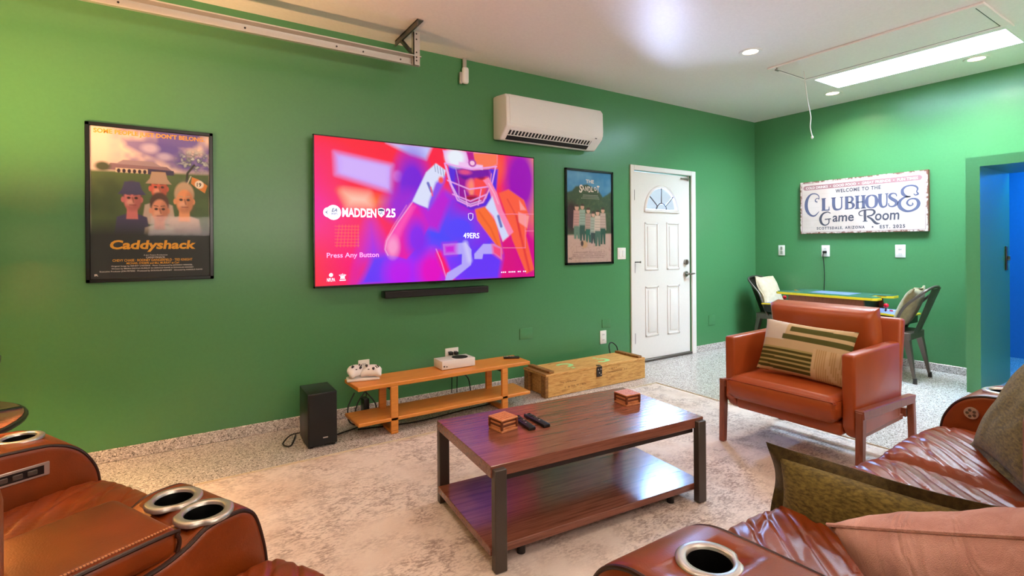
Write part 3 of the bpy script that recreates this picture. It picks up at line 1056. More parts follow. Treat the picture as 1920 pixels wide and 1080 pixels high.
cv.poly(P_['low'], '#9a2cf4', .09)
cv.blob(.22, .95, .06, .12, '#ff1460', .9)
cv.poly(P_['torso'], '#6a38fc', .03)
cv.blob(.5, .62, .12, .25, '#4a4cff', 1)
cv.blob(.43, .95, .14, .2, '#9a2cff', 1)
cv.blob(.33, .93, .06, .12, '#c012f0', 1)
cv.blob(.66, .5, .1, .18, '#b40cc8', 1)
cv.blob(.60, .6, .1, .12, '#5a46ff', 1)
cv.blob(.47, .92, .06, .14, '#e800c8', .9)
cv.line([(.505, .80), (.53, .9), (.56, 1.0)], .03, '#ff1470', 1, .02)
cv.line([(.49, .76), (.515, .86), (.54, 1.0)], .004, '#ff9ae0', .9, .004)
cv.poly(P_['sleeve'], '#ff5f44', .008)
for k_ in ('s1', 's2'):
    cv.poly(P_[k_], '#ff9a9a', .008)
cv.line([(.90, .5), (.93, .7), (.97, .95)], .012, '#e0203c', .7, .01)
cv.line([(.85, .36), (.9, .5), (.92, .66)], .006, '#d82a3a', .6, .008)
cv.poly(P_['collar'], '#ff7038', .008)
cv.line([(.70, .47), (.76, .6), (.8, .75)], .006, '#e04828', .6, .01)
cv.poly(P_['arm'], '#ea0cae', .008)
cv.blob(.405, .68, .045, .13, '#8a24f0', .9)
cv.poly(P_['armhl'], '#ff4cb8', .02)
cv.blob(.30, .74, .025, .07, '#ff9ad0', 1)
cv.line([(.385, .417), (.325, .56), (.275, .70), (.268, .76), (.28, .80)], .004, '#ffb0e4', .9, .003)
cv.line([(.36, .44), (.30, .60), (.272, .70)], .003, '#ff8ad0', .8, .003)
cv.poly([(.41, .43), (.455, .456), (.5, .36), (.52, .3), (.56, .38), (.5, .62), (.45, .6)], '#c01ad8', .03)
cv.poly(P_['glove'], '#dfe4ff', .006)
cv.poly(P_['gshade'], '#8e4cf0', .014)
cv.blob(.515, .24, .012, .025, '#ff5a50', .8)
cv.line([(.455, .27), (.47, .33)], .012, '#5a5ac0', .9, .004)
cv.line([(.468, .30), (.475, .36)], .006, '#ff4a6a', .9, .004)
for k in range(4):
    cv.line([(.485 + .013 * k, .125 + .01 * k), (.49 + .013 * k, .18 + .01 * k)], .003, '#5a6aa0', .8, .002)
cv.poly([(.55, .12), (.8, .12), (.79, .3), (.74, .42), (.66, .46), (.59, .40), (.555, .27)], '#5a2ce0', .01)
cv.blob(.665, .26, .082, .17, '#9a0ca0', .25)
cv.poly(P_['facer'], '#ff4a4c', .03)
cv.blob(.655, .27, .02, .05, '#ff6a8a', .9)
cv.blob(.63, .20, .02, .02, '#4a1490', .8)
cv.blob(.71, .195, .02, .02, '#a0104a', .8)
cv.blob(.662, .29, .012, .07, '#ff8a70', .9)
cv.blob(.665, .365, .035, .025, '#c4164c', .6)
cv.line([(.635, .365), (.70, .36)], .005, '#70103c', .9, .004)
cv.poly(P_['visor'], '#7a10a8', .012)
cv.blob(.63, .165, .03, .02, '#ff5a7a', .9, .7)
cv.poly(P_['helm'], '#f0a8ec', .006)
cv.blob(.585, .06, .045, .07, '#eef4ff', .7)
cv.poly(P_['helmr'], '#ff7a58', .01)
cv.poly(P_['stripe'], '#c01890', .006)
cv.poly([(.60, .09), (.66, .095), (.72, .10), (.72, .135), (.6, .128)], '#f6c4f4', .006)
cv.blob(.667, .09, .02, .03, '#b03aa8', .3)
cv.blob(.667, .09, .012, .018, '#ffc6e6', .3)
for k_, w_ in (('m1', .007), ('m2', .006), ('m3', .006), ('m4', .005), ('m5', .005), ('m6', .006)):
    cv.line(P_[k_], w_, '#f0a4f0', .95, .003)
cv.line([(.54, .13), (.565, .27), (.60, .375), (.655, .412), (.71, .38)], .005, '#f6c8f8', .8, .003)
cv.line([(.585, .14), (.60, .25), (.60, .38)], .004, '#c890f0', .8, .003)
cv.line([(.765, .16), (.757, .26), (.735, .36)], .004, '#ff9aa0', .9, .003)
cv.poly(P_['gl2'], '#ff86b4', .006)
cv.poly(P_['gl2w'], '#d6dcff', .008)
cv.line([(.80, .50), (.815, .58)], .014, '#5a62b8', .9, .006)
cv.line([(.75, .24), (.78, .32), (.80, .40)], .004, '#ffc4dc', .8, .004)
cv.poly(P_['two'], '#b9aaff', .004)
cv.poly([(.522, .723), (.585, .717), (.585, .80), (.526, .806)], '#d024e0', .03)
cv.line([(.63, .72), (.65, .85)], .02, '#d8d2ff', .8, .02)
cv.poly(P_['three'], '#b9aaff', .004)
cv.poly([(.765, .723), (.817, .755), (.817, .852), (.77, .80)], '#ff4a80', .02)
for k in range(7):
    cv.line([(.074, .60 + k * .022), (.165, .60 + k * .022)], .0022, '#ff7a4a', .7, .002)
    cv.line([(.09 + k * .012, .59), (.08 + k * .0135, .74)], .0022, '#ff7a4a', .6, .002)
for k_ in ('h1', 'h2', 'h3', 'h4'):
    cv.line(P_[k_], .0022, '#ff9ac8', .9, .002)
scr = cv.obj('screen', sx0, sx1, sz0, sz1, TY - .0085, M['screen'], t)
def sp(u, v):
    return sx0 + u * SW, sz1 - v * SH
def stext(bm, s, a, b_, **k):
    (x0, z1_), (x1, z0_) = sp(*a), sp(*b_)
    return text(bm, s, x0, x1, z0_, z1_, TY - .0098, **k)
b = NB()
stext(b, 'MADDEN', (.100, .474), (.233, .536), offset=.03)
stext(b, '25', (.272, .468), (.312, .532), offset=.03)
x, z = sp(.048, .508); disc(b, x, z, .034, .036, TY - .0097)
x, z = sp(.068, .508); disc(b, x, z, .053, .054, TY - .00975)
x, z = sp(.253, .50)
poly(b, [(x - .026, z + .028), (x, z + .036), (x + .026, z + .028), (x + .024, z - .012), (x, z - .036), (x - .024, z - .012)], TY - .0096)
stext(b, 'NFLPA', (.042, .948), (.072, .972), offset=.02)
x, z = sp(.057, .928); disc(b, x, z, .014, .014, TY - .0098)
x, z = sp(.10, .945); poly(b, [(x - .018, z - .012), (x + .018, z - .012), (x + .012, z + .006), (x - .012, z + .006)], TY - .0098)
for k in range(5):
    stroke(b, [(x - .012 + .006 * k, z + .004), (x - .024 + .012 * k, z + .026 - abs(k - 2) * .004)], .005, TY - .0098)
box(b, x - .022, x + .022, TY - .0098, TY - .0095, z - .026, z - .018)
for k in range(14):
    xx, zz = sp(.813 + k * .0102, .955)
    if k not in (3, 8, 11):
        poly(b, [(xx, zz - .005), (xx + .012, zz - .005), (xx + .012, zz + .005), (xx, zz + .005)], TY - .0098)
x, z = sp(.657, .512)
tube(b, [(x - .022, TY - .0097, z + .026), (x, TY - .0097, z + .032), (x + .022, TY - .0097, z + .026), (x + .02, TY - .0097, z - .012), (x, TY - .0097, z - .03), (x - .02, TY - .0097, z - .012)], .0022, 5, True)
stext(b, '49ERS', (.620, .636), (.700, .680), offset=.012)
part('white_caption', b, M['uiwhite'], scr, label='white game title and badges', smooth=False)
b = NB()
stext(b, 'Press Any Button', (.042, .779), (.242, .823), offset=.012)
part('prompt_caption', b, M['uipink'], scr, label='pale pink prompt line', smooth=False)
b = NB()
x, z = sp(.070, .500)
text(b, 'EA', x - .018, x + .022, z - .004, z + .022, TY - .0104, shear=.3, offset=.02)
text(b, 'SPORTS', x - .02, x + .024, z - .026, z - .010, TY - .0104, offset=.015)
x, z = sp(.044, .508)
stroke(b, [(x + .006, z + .012), (x - .010, z), (x + .006, z - .012)], .004, TY - .0104, smooth=False)
stroke(b, [(x - .012, z), (x + .004, z)], .004, TY - .0104)
x, z = sp(.253, .50)
text(b, 'NFL', x - .016, x + .016, z - .016, z + .006, TY - .0104, offset=.015)
poly(b, [(x - .022, z + .012), (x + .022, z + .012), (x + .022, z + .024), (x, z + .03), (x - .022, z + .024)], TY - .0104)
x, z = sp(.657, .512)
text(b, 'NFL', x - .015, x + .017, z - .012, z + .014, TY - .0104, offset=.01)
part('navy_caption', b, M['uiblue'], scr, label='dark lettering of the badges', smooth=False)

# ------------------------------------------------------------------ soundbar
t = thing('soundbar', 'long black soundbar mounted on the wall under the television', 'soundbar', (1.725, YW, .905))
part('body', box(NB(), -.455, .455, -.105, -.012, -.028, .028, .01, 3), M['black'], t)
part('grille', box(NB(), -.445, .445, -.1065, -.104, -.022, .022), M['blackmatte'], t)
part('mount_bracket', box(NB(), -.3, .3, -.014, 0, -.02, .02), M['blackmatte'], t)

# ------------------------------------------------------------------ framed posters
def frame(t, w, h, d=.022, fw=.022):
    b = NB()
    for q in ((-w / 2, w / 2, h / 2 - fw, h / 2), (-w / 2, w / 2, -h / 2, -h / 2 + fw), (-w / 2, -w / 2 + fw, -h / 2, h / 2), (w / 2 - fw, w / 2, -h / 2, h / 2)):
        box(b, q[0], q[1], -d, 0, q[2], q[3], .003, 1)
    part('frame', b, M['frame'], t)
    part('backing', box(NB(), -w / 2 + .01, w / 2 - .01, -.006, -.001, -h / 2 + .01, h / 2 - .01), M['blackmatte'], t)
    part('glazing', box(NB(), -w / 2 + .015, w / 2 - .015, -.0165, -.0150, -h / 2 + .015, h / 2 - .015), M['glasspane'], t, smooth=False)

def bust(c, x, y, s, skin, hair, coat, hat=None):
    c.poly([(x - .11 * s, y + .20 * s), (x - .09 * s, y + .10 * s), (x, y + .075 * s), (x + .09 * s, y + .10 * s), (x + .11 * s, y + .20 * s)], coat, .012)
    c.poly([(x - .03 * s, y + .04 * s), (x + .03 * s, y + .04 * s), (x + .035 * s, y + .11 * s), (x - .035 * s, y + .11 * s)], skin, .008)
    c.blob(x, y - .022 * s, .060 * s, .058 * s, hair, .2)
    for q in (-1, 1):
        c.blob(x + q * .055 * s, y + .014 * s, .011 * s, .014 * s, skin, .4)
    c.blob(x + .002 * s, y + .014 * s, .052 * s, .058 * s, skin, .2)
    c.blob(x + .034 * s, y + .016 * s, .026 * s, .046 * s, '#8a4a3e', .9, .45)
    c.blob(x - .012 * s, y + .028 * s, .022 * s, .016 * s, '#f6c4a8', .9, .5)
    c.blob(x, y + .052 * s, .03 * s, .018 * s, '#8a4a3e', .9, .4)
    for q in (-1, 1):
        c.line([(x + q * .032 * s, y - .012 * s), (x + q * .01 * s, y - .009 * s)], .007 * s, hair, .8, .005)
    c.blob(x - .02 * s, y + .005 * s, .011 * s, .006 * s, '#3a2422', .6)
    c.blob(x + .024 * s, y + .005 * s, .011 * s, .006 * s, '#3a2422', .6)
    c.line([(x + .002 * s, y + .004 * s), (x + .009 * s, y + .026 * s)], .010 * s, '#8e5040', .75, .008)
    c.line([(x - .016 * s, y + .04 * s), (x + .022 * s, y + .04 * s)], .006 * s, '#8a3434', .8, .004)
    if hat:
        c.poly([(x - .06 * s, y - .03 * s), (x - .045 * s, y - .075 * s), (x + .045 * s, y - .075 * s), (x + .06 * s, y - .03 * s)], hat, .008)
        c.poly([(x - .085 * s, y - .012 * s), (x - .06 * s, y - .036 * s), (x + .06 * s, y - .036 * s), (x + .085 * s, y - .012 * s)], hat, .008)

t = thing('framed_poster', 'large black framed golf film poster on the left part of the green wall', 'poster', (-.165, YW, 1.545))
PW, PH = .645, .947
frame(t, PW, PH)
cv = Canvas(200, 290, 200 / 290, '#efd2c4')
n1_, n2_ = cv.noise(6, 3), cv.noise(40, 4, 2)
cv.mix(np.clip((n1_ + .35) * 2.2, 0, 1) * np.clip((cv.x - .12) * 4, 0, 1) * np.clip((.30 - cv.y) * 16, 0, 1), '#6a58a8')
cv.poly([(.26, .07), (.5, .06), (.78, .10), (.80, .24), (.62, .22), (.42, .17), (.28, .12)], '#5a4aa4', .06, .8)
cv.blob(.48, .12, .07, .03, '#d8c4d8', .9, .7)
cv.blob(.60, .17, .06, .025, '#c8b8d4', .9, .7)
cv.poly([(0, .29), (1, .275), (1, 1.1), (0, 1.1)], '#556a3a', .03)
cv.mix(np.clip(.5 + n1_, 0, 1) * np.clip((cv.y - .28) * 12, 0, 1) * .6, '#35462a')
cv.poly([(.12, 0.280), (.16, 0.235), (.62, 0.240), (.70, 0.285)], '#8a6a78', .006)
cv.poly([(.2, 0.240), (.26, 0.210), (.5, 0.210), (.58, 0.243)], '#a08a96', .006)
cv.poly([(.2, 0.265), (.46, 0.265), (.46, 0.295), (.2, 0.295)], '#d8c0a8', .004)
for k in range(6):
    cv.blob(.225 + k * .042, .283, .014, .014, '#2a1a34', .3)
cv.poly([(.46, 0.260), (.68, 0.265), (.68, 0.297), (.46, 0.297)], '#3a3058', .006)
cv.blob(.1, .26, .06, .03, '#4a5236', .6)
cv.mix(np.clip(1.6 - np.hypot((cv.x - .87) / .19, (cv.y - .19) / .095) * 1.5, 0, 1) * np.clip(.55 + n2_ * 2.6, 0, 1), '#4e5a5e')
cv.mix(np.clip(1.2 - np.hypot((cv.x - .87) / .2, (cv.y - .19) / .10) * 1.2, 0, 1) * np.clip(n2_ * 3 - .3, 0, 1), '#d0d4d8')
cv.line([(.79, 0.345), (.80, 0.275), (.86, 0.215)], .02, '#2c2a24', 1, .006)
cv.line([(.76, 0.415), (.83, 0.295)], .008, '#e8dcc8', 1, .004)
cv.poly([(.84, 0.300), (.9, 0.315), (.98, 0.355), (.955, 0.410), (.88, 0.375), (.83, 0.345)], '#e08a38', .006)
cv.blob(.905, .35, .04, .028, '#f4ead8', .2)
bust(cv, .55, .375, 1.3, '#d8604a', '#5a3a34', '#c8b0a0', '#b89a84')
bust(cv, .33, .455, 1.35, '#d87a7a', '#4a3a5c', '#4a4468', '#44406a')
bust(cv, .77, .455, 1.45, '#eea070', '#c9a88a', '#d0b0a0')
bust(cv, .555, .525, 1.35, '#e69a7a', '#5a3830', '#e8d4c0')
cv.mix(np.clip((cv.y - .60) * 9, 0, 1), '#262727')
pt = cv.obj('print', -PW / 2 + .021, PW / 2 - .021, -PH / 2 + .021, PH / 2 - .021, -.0075, M['picture'], t)
px0, pz1, pw, ph = -PW / 2 + .021, PH / 2 - .021, PW - .042, PH - .042
def ptext(bm, s, u0, u1, v0, v1, **k):
    return text(bm, s, px0 + u0 * pw, px0 + u1 * pw, pz1 - v1 * ph, pz1 - v0 * ph, -.0085, **k)
b = NB()
ptext(b, "SOME PEOPLE JUST DON'T BELONG.", .03, .96, .012, .052, offset=.03)
ptext(b, 'Caddyshack', .15, .87, .745, .825, offset=.035, shear=.12)
ptext(b, 'CHEVY CHASE · RODNEY DANGERFIELD · TED KNIGHT', .17, .84, .872, .889, offset=.015)
ptext(b, "MICHAEL O'KEEFE and BILL MURRAY as Carl", .28, .72, .893, .908, offset=.012)
part('gold_lettering', b, M['gold'], pt, smooth=False)
b = NB()
ptext(b, 'A Jon Peters Production', .42, .62, .843, .853)
ptext(b, 'CADDYSHACK', .44, .60, .857, .868)
ptext(b, 'Original Songs by KENNY LOGGINS · Music Composed by JOHNNY MANDEL', .16, .84, .914, .925)
ptext(b, 'Written by BRIAN DOYLE-MURRAY & HAROLD RAMIS & DOUGLAS KENNEY', .16, .85, .931, .942)
ptext(b, 'Executive Producer JON PETERS · Produced by DOUGLAS KENNEY · Directed by HAROLD RAMIS', .07, .93, .948, .960)
ptext(b, 'R', .03, .06, .968, .982, offset=.02)
part('credit_lettering', b, M['signtext'], pt, smooth=False)
b = NB()
ptext(b, '19', .885, .925, .337, .365, offset=.02)
part('flag_number', b, M['posterblack'], pt, smooth=False)

t = thing('framed_poster', 'narrow black framed baseball film poster between the television and the white door', 'poster', (3.407, YW, 1.555))
PW, PH = .632, .945
frame(t, PW, PH)
cv = Canvas(150, 225, 150 / 225, '#3f86b8')
n1_, n2_ = cv.noise(5, 8), cv.noise(34, 9, 2)
cv.mix(np.clip(n1_ + .2, 0, 1), '#7ab0cc')
cv.poly([(0, .24), (.12, .22), (.2, .17), (.45, .14), (.7, .2), (.8, .27), (.9, .24), (1, .2), (1, .8), (0, .8)], '#3f5238', .03)
cv.mix(np.clip(n2_ + .1, 0, 1) * np.clip((cv.y - .2) * 8, 0, 1) * np.clip((.62 - cv.y) * 8, 0, 1), '#5c6a44')
cv.blob(.1, .5, .14, .16, '#3a2226', .5)
cv.poly([(0, .70), (1, .68), (1, 1.05), (0, 1.05)], '#c9a89a', .03)
cv.mix(np.clip(n2_ + .05, 0, .5) * np.clip((cv.y - .72) * 8, 0, 1), '#a8887c')
for i, (x, y0, y1, s, c1_, c2_) in enumerate([(.22, .37, .74, 1.1, '#c89a90', '#6a8a78'), (.34, .36, .76, 1, '#9ab0a0', '#3a5a50'), (.47, .40, .78, 1, '#b89a8a', '#2f6a58'), (.58, .44, .79, .95, '#a8b0a0', '#3c4a44'), (.68, .42, .82, 1.05, '#d4c0b0', '#4a6a5c'), (.80, .39, .80, 1, '#c4a89c', '#2c5648')]):
    cv.poly([(x - .075 * s, y0 + .25), (x - .06 * s, y0 + .06), (x + .06 * s, y0 + .06), (x + .075 * s, y0 + .25)], c1_, .02)
    cv.poly([(x - .06 * s, y0 + .23), (x + .06 * s, y0 + .23), (x + .055 * s, y1), (x + .015, y1), (x, y0 + .30), (x - .015, y1), (x - .055 * s, y1)], c2_, .015)
    for k in range(5):
        cv.line([(x - .055 * s, y0 + .10 + k * .03), (x + .055 * s, y0 + .10 + k * .03)], .012, '#6a6a60', .45, .008)
    cv.blob(x, y0 + .03, .04 * s, .03 * s, '#d8a890', .3)
    cv.poly([(x - .04, y0 + .02), (x - .03, y0 - .005), (x + .03, y0 - .005), (x + .045, y0 + .02)], '#4a3a30', .006)
cv.blob(.38, .80, .07, .04, '#c8a078', .5)
cv.blob(.33, .79, .03, .03, '#4a3a34', .5)
pt = cv.obj('print', -PW / 2 + .021, PW / 2 - .021, -PH / 2 + .021, PH / 2 - .021, -.0075, M['picture'], t)
px0, pz1, pw, ph = -PW / 2 + .021, PH / 2 - .021, PW - .042, PH - .042
b = NB()
ptext(b, 'THE', .42, .60, .085, .125, offset=.03)
for i, ch in enumerate('SANDLOT'):
    s = (.17, .10, .0, .03, .0, -.01, .0)[i] if False else 0
    u = .27 + i * .066
    ptext(b, ch, u, u + (.075 if i == 0 else .058), .145 if i in (0, 6) else .16, (.235, .21, .215, .225, .22, .205, .225)[i], offset=.03, shear=(.1, -.1, .1, -.15, .1, -.1, .1)[i])
for k, (u0, u1) in enumerate(((.36, .70), (.35, .72), (.32, .74))):
    for j in range(12):
        a = u0 + (u1 - u0) * j / 12
        ptext(b, 'i', a, a + .012, .253 + k * .018, .261 + k * .018)
part('title_lettering', b, M['posterwhite'], pt, smooth=False)
b = NB()
for k in range(4):
    for j in range(24):
        a = .12 + .72 * j / 24
        if (j * 7 + k * 5) % 11:
            ptext(b, 'm', a, a + .022, .885 + k * .02, .893 + k * .02)
ptext(b, 'PG', .04, .10, .945, .965, offset=.02)
part('credit_lettering', b, M['posterblack'], pt, smooth=False)

# ------------------------------------------------------------------ clubhouse sign
t = thing('wall_sign', 'long white-washed clubhouse game room sign with rusty edges on the right wall', 'sign', (XW, 2.622, 1.70), -PI / 2)
GW, GH, GD = 1.25, .615, .042
b = box(NB(), -GW / 2, GW / 2, -GD, 0, -GH / 2, GH / 2)
part('edge_board', b, M['signedge'], t, smooth=False)
cv = Canvas(420, 206, 420 / 206, '#d6c6c0')
n2_, n3_ = cv.noise(60, 11, 3), cv.noise(9, 12, 3)
cv.mix(np.clip(n3_ + .2, 0, .5), '#c8b4a8')
for k in range(1, 8):
    cv.line([(0, k / 8), (1, k / 8)], .0016, '#b7a79f', .6, .002)
for e in (cv.x, 1 - cv.x, cv.y / 2.04, (1 - cv.y) / 2.04):
    cv.mix(np.clip(1.35 - e * 110 + n2_ * 2.2, 0, 1), '#7a4c3c')
cv.mix(np.clip(n2_ * 4 - 2.2, 0, .5), '#c9b2a4')
sf = cv.obj('sign_face', -GW / 2, GW / 2, -GH / 2, GH / 2, -GD - .001, M['picture'], t)
def sg(u, v):
    return -GW / 2 + u * GW, GH / 2 - v * GH
LY = -GD - .0022
def gtext(bm, s, u0, u1, v0, v1, y=LY, **k):
    (x0, z1_), (x1, z0_) = sg(u0, v0), sg(u1, v1)
    return text(bm, s, x0, x1, z0_, z1_, y, **k)
b = NB()
x0, z = sg(.03, .118)
x1, _ = sg(.962, .118)
rr = .026
pl = [(x1 - rr + rr * math.cos(a), z + rr * math.sin(a)) for a in [R(-90 + 15 * k) for k in range(13)]] + [(x0 + rr + rr * math.cos(a), z + rr * math.sin(a)) for a in [R(90 + 15 * k) for k in range(13)]]
poly(b, pl, LY)
for (u0, u1, v0, v1) in ((.016, .982, .026, .031), (.016, .982, .966, .971), (.016, .019, .026, .97), (.98, .983, .026, .97)):
    (xa, za), (xb, zb) = sg(u0, v1), sg(u1, v0)
    poly(b, [(xa, za), (xb, za), (xb, zb), (xa, zb)], LY)
part('maroon_band', b, M['maroon'], sf, smooth=False)
b = NB()
gtext(b, 'COLD DRINKS  •  GOOD FOOD  •  GREAT FRIENDS  •  FUN TIMES', .054, .935, .098, .142, LY - .001, offset=.012)
part('band_lettering', b, M['signtext'], sf, smooth=False)
b = NB()
gtext(b, 'WELCOME TO THE', .315, .673, .186, .254, offset=.035, spacing=1.15)
gtext(b, 'SCOTTSDALE, ARIZONA', .15, .55, .876, .936, offset=.035, spacing=1.3)
gtext(b, 'EST. 2025', .664, .845, .876, .936, offset=.035, spacing=1.3)
x, z = sg(.61, .905)
disc(b, x, z, .008, .008, LY)
def U(*pts):
    return [sg(u, v) for u, v in pts]
# Game Room
k_ = 1 / GW
def S(bm, pts, w, **k):
    return stroke(bm, U(*pts), w, LY, **k)
S(b, [(.272, .625), (.245, .60), (.205, .63), (.183, .72), (.195, .81), (.225, .845), (.255, .81), (.258, .735)], [.008, .012, .02, .028, .024, .014, .012, .012])
S(b, [(.222, .735), (.275, .728)], .011)
gtext(b, 'ame', .288, .464, .672, .790, offset=.018, shear=.08)
S(b, [(.535, .70), (.512, .69), (.506, .645), (.53, .61), (.575, .60), (.615, .61), (.625, .655), (.605, .70), (.57, .715), (.60, .76), (.635, .84), (.665, .85)], [.006, .010, .012, .013, .014, .018, .022, .016, .012, .02, .024, .006])
S(b, [(.552, .61), (.552, .70), (.553, .80)], [.024, .026, .024])
S(b, [(.535, .80), (.572, .80)], .009)
gtext(b, 'oom', .628, .806, .672, .797, offset=.018, shear=.08)
part('dark_lettering', b, M['inkdark'], sf, smooth=False)
b = NB()
# C
S(b, [(.158, .40), (.142, .385), (.140, .35), (.158, .325), (.172, .345), (.168, .28), (.138, .238), (.10, .245), (.068, .32), (.055, .44), (.065, .56), (.098, .645), (.135, .655), (.172, .58)], [.012, .014, .010, .008, .008, .010, .012, .016, .030, .038, .034, .022, .016, .006])
# L
S(b, [(.212, .345), (.212, .56)], .036)
S(b, [(.194, .343), (.232, .343)], .010)
S(b, [(.194, .563), (.262, .563)], .013)
S(b, [(.258, .567), (.260, .50)], [.014, .006])
# U
S(b, [(.299, .345), (.299, .48), (.310, .55), (.338, .565), (.362, .54), (.366, .48), (.366, .345)], [.034, .034, .028, .018, .016, .014, .014])
S(b, [(.279, .343), (.318, .343)], .010)
S(b, [(.352, .343), (.379, .343)], .010)
# B
S(b, [(.408, .345), (.408, .56)], .034)
S(b, [(.392, .343), (.43, .343)], .010)
S(b, [(.392, .563), (.43, .563)], .010)
S(b, [(.425, .346), (.446, .352), (.455, .395), (.442, .44), (.418, .448)], [.010, .018, .026, .018, .010])
S(b, [(.418, .448), (.448, .458), (.462, .505), (.45, .552), (.425, .561)], [.010, .018, .030, .018, .010])
# H
for u in (.492, .541):
    S(b, [(u, .345), (u, .565)], .030)
    S(b, [(u - .02, .343), (u + .02, .343)], .010)
    S(b, [(u - .02, .565), (u + .02, .565)], .010)
S(b, [(.492, .452), (.541, .452)], .012)
# O
S(b, [(.603, .345), (.575, .375), (.566, .455), (.575, .54), (.603, .568), (.632, .54), (.641, .455), (.632, .375), (.603, .345)], [.012, .024, .034, .024, .012, .024, .034, .024, .012])
# U
S(b, [(.667, .345), (.667, .48), (.677, .55), (.695, .566), (.713, .54), (.717, .48), (.717, .345)], [.032, .032, .026, .018, .016, .014, .014])
S(b, [(.651, .343), (.683, .343)], .010)
S(b, [(.704, .343), (.729, .343)], .010)
# S
S(b, [(.787, .40), (.782, .36), (.762, .345), (.742, .36), (.737, .40), (.755, .44), (.778, .475), (.786, .515), (.773, .555), (.752, .568), (.733, .55), (.729, .505)], [.008, .012, .014, .022, .028, .032, .032, .028, .020, .014, .012, .008])
# big final E
S(b, [(.905, .375), (.915, .40), (.935, .385), (.925, .345), (.932, .30), (.918, .255), (.885, .236), (.85, .25), (.828, .30), (.832, .37), (.86, .415), (.885, .418)], [.008, .012, .016, .012, .016, .018, .016, .018, .026, .030, .018, .008])
S(b, [(.885, .42), (.845, .425), (.815, .47), (.804, .53), (.815, .60), (.85, .655), (.89, .655), (.925, .61), (.938, .54), (.925, .475), (.895, .455), (.868, .48), (.86, .53), (.878, .57), (.898, .555), (.895, .525)], [.008, .016, .024, .034, .034, .024, .020, .026, .030, .022, .014, .014, .018, .014, .012, .012])
part('blue_lettering', b, M['ink'], sf, smooth=False)

# ------------------------------------------------------------------ rug
t = thing('area_rug', 'large cream and brown distressed rug under the coffee table', 'rug', (1.83, 1.75, 0))
b = NB()
surf(b, lambda u, v: Vector((-1.80 + 3.60 * u, -1.45 + 2.90 * v + .004 * math.sin(u * 31) * (v > .99), .011 - .009 * (max(abs(u - .5), abs(v - .5)) > .4995))), 60, 50)
part('pile', b, M['rug'], t, smooth=False)
b = NB()
for q in ((-1.803, -1.797, -1.45, 1.45), (1.797, 1.803, -1.45, 1.45), (-1.8, 1.8, -1.453, -1.447), (-1.8, 1.8, 1.447, 1.453)):
    box(b, *q, .0005, .0105, .002, 1)
part('bound_edge', b, M['cream'], t)

# ------------------------------------------------------------------ coffee table
CT = (1.592, 1.943, 0)
RT = R(-4.5)
t = thing('coffee_table', 'walnut coffee table with dark steel legs and a lower shelf on the rug', 'coffee table', CT, RT)
part('tabletop', box(NB(), -.585, .585, -.30, .30, .373, .42, .002, 1), M['walnut'], t, smooth=False)
part('shelf', box(NB(), -.585, .585, -.292, .292, .068, .10, .002, 1), M['walnut'], t, smooth=False)
for sx in (-1, 1):
    for sy in (-1, 1):
        b = NB()
        x0 = sx * .552
        box(b, x0 - .026, x0 + .026, min(sy * .288, sy * .324), max(sy * .288, sy * .324), .0125, .409, .003, 1)
        part('leg', b, M['tablemetal'], t)
for sy in (-1, 1):
    part('apron', box(NB(), -.53, .53, sy * .27 - .012, sy * .27 + .012, .347, .3725), M['hinge'], t, smooth=False)
for x, y in ((-.42, -.24), (.42, -.24), (-.42, .24), (.42, .24)):
    part('foot_pad', cyl(NB(), (x, y, .0115), (x, y, .068), .018, seg=12), M['black'], t)

def coaster_box(loc, rz, label):
    t = thing('coaster_box', label, 'coaster set', loc, rz, 'wooden coaster sets on the coffee table')
    part('base', box(NB(), -.049, .049, -.049, .049, .0, .012, .003, 2), M['coaster'], t)
    for k in range(4):
        part('coaster', box(NB(), -.044, .044, -.044, .044, .0125 + k * .0095, .0215 + k * .0095, .002, 1), M['coasterdark'] if k % 2 else M['coaster'], t)
    for x, y in ((-.045, -.045), (.045, -.045), (-.045, .045), (.045, .045)):
        part('corner_post', box(NB(), x - .005, x + .005, y - .005, y + .005, .011, .052, .001, 1), M['coasterdark'], t)
    b = box(NB(), -.05, .05, -.05, .05, .0515, .0595, .003, 2)
    for k in range(5):
        q = -.034 + k * .017
        box(b, q - .002, q + .002, -.04, .04, .059, .0612)
        box(b, -.04, .04, q - .002, q + .002, .059, .0608)
    part('lid', b, M['coaster'], t, smooth=False)
    return t
coaster_box((1.243, 2.013, .42), R(8), 'square wooden coaster box on the coffee table beside the two black remotes')
coaster_box((1.998, 1.962, .42), R(-3), 'square wooden coaster box alone on the far right end of the coffee table')

def remote(loc, rz, label, L=.185, w=.038, mats=('black', 'darkgrey', 'silver'), group=None):
    t = thing('remote_control', label, 'remote', loc, rz, group)
    part('body', box(NB(), -w / 2, w / 2, -L / 2, L / 2, .0, .016, .005, 2), M[mats[0]], t)
    b = NB()
    cyl(b, (0, L * .28, .0155), (0, L * .28, .0185), w * .33, seg=16)
    part('direction_pad', b, M[mats[1]], t)
    for k, (x, y) in enumerate(((-.009, .43), (.009, .43), (-.009, .08), (.009, .08), (-.009, -.03), (.009, -.03), (0, -.13))):
        b = cyl(NB(), (x, L * y, .0155), (x, L * y, .018), .0042, seg=10)
        part('button', b, M[mats[2]] if k in (0, 3, 6) else M[mats[1]], t)
    return t
remote((1.352, 2.005, .42), R(-8), 'left black remote of the pair on the coffee table, next to the coaster box')
remote((1.424, 1.998, .42), R(-3), 'right black remote of the pair on the coffee table')

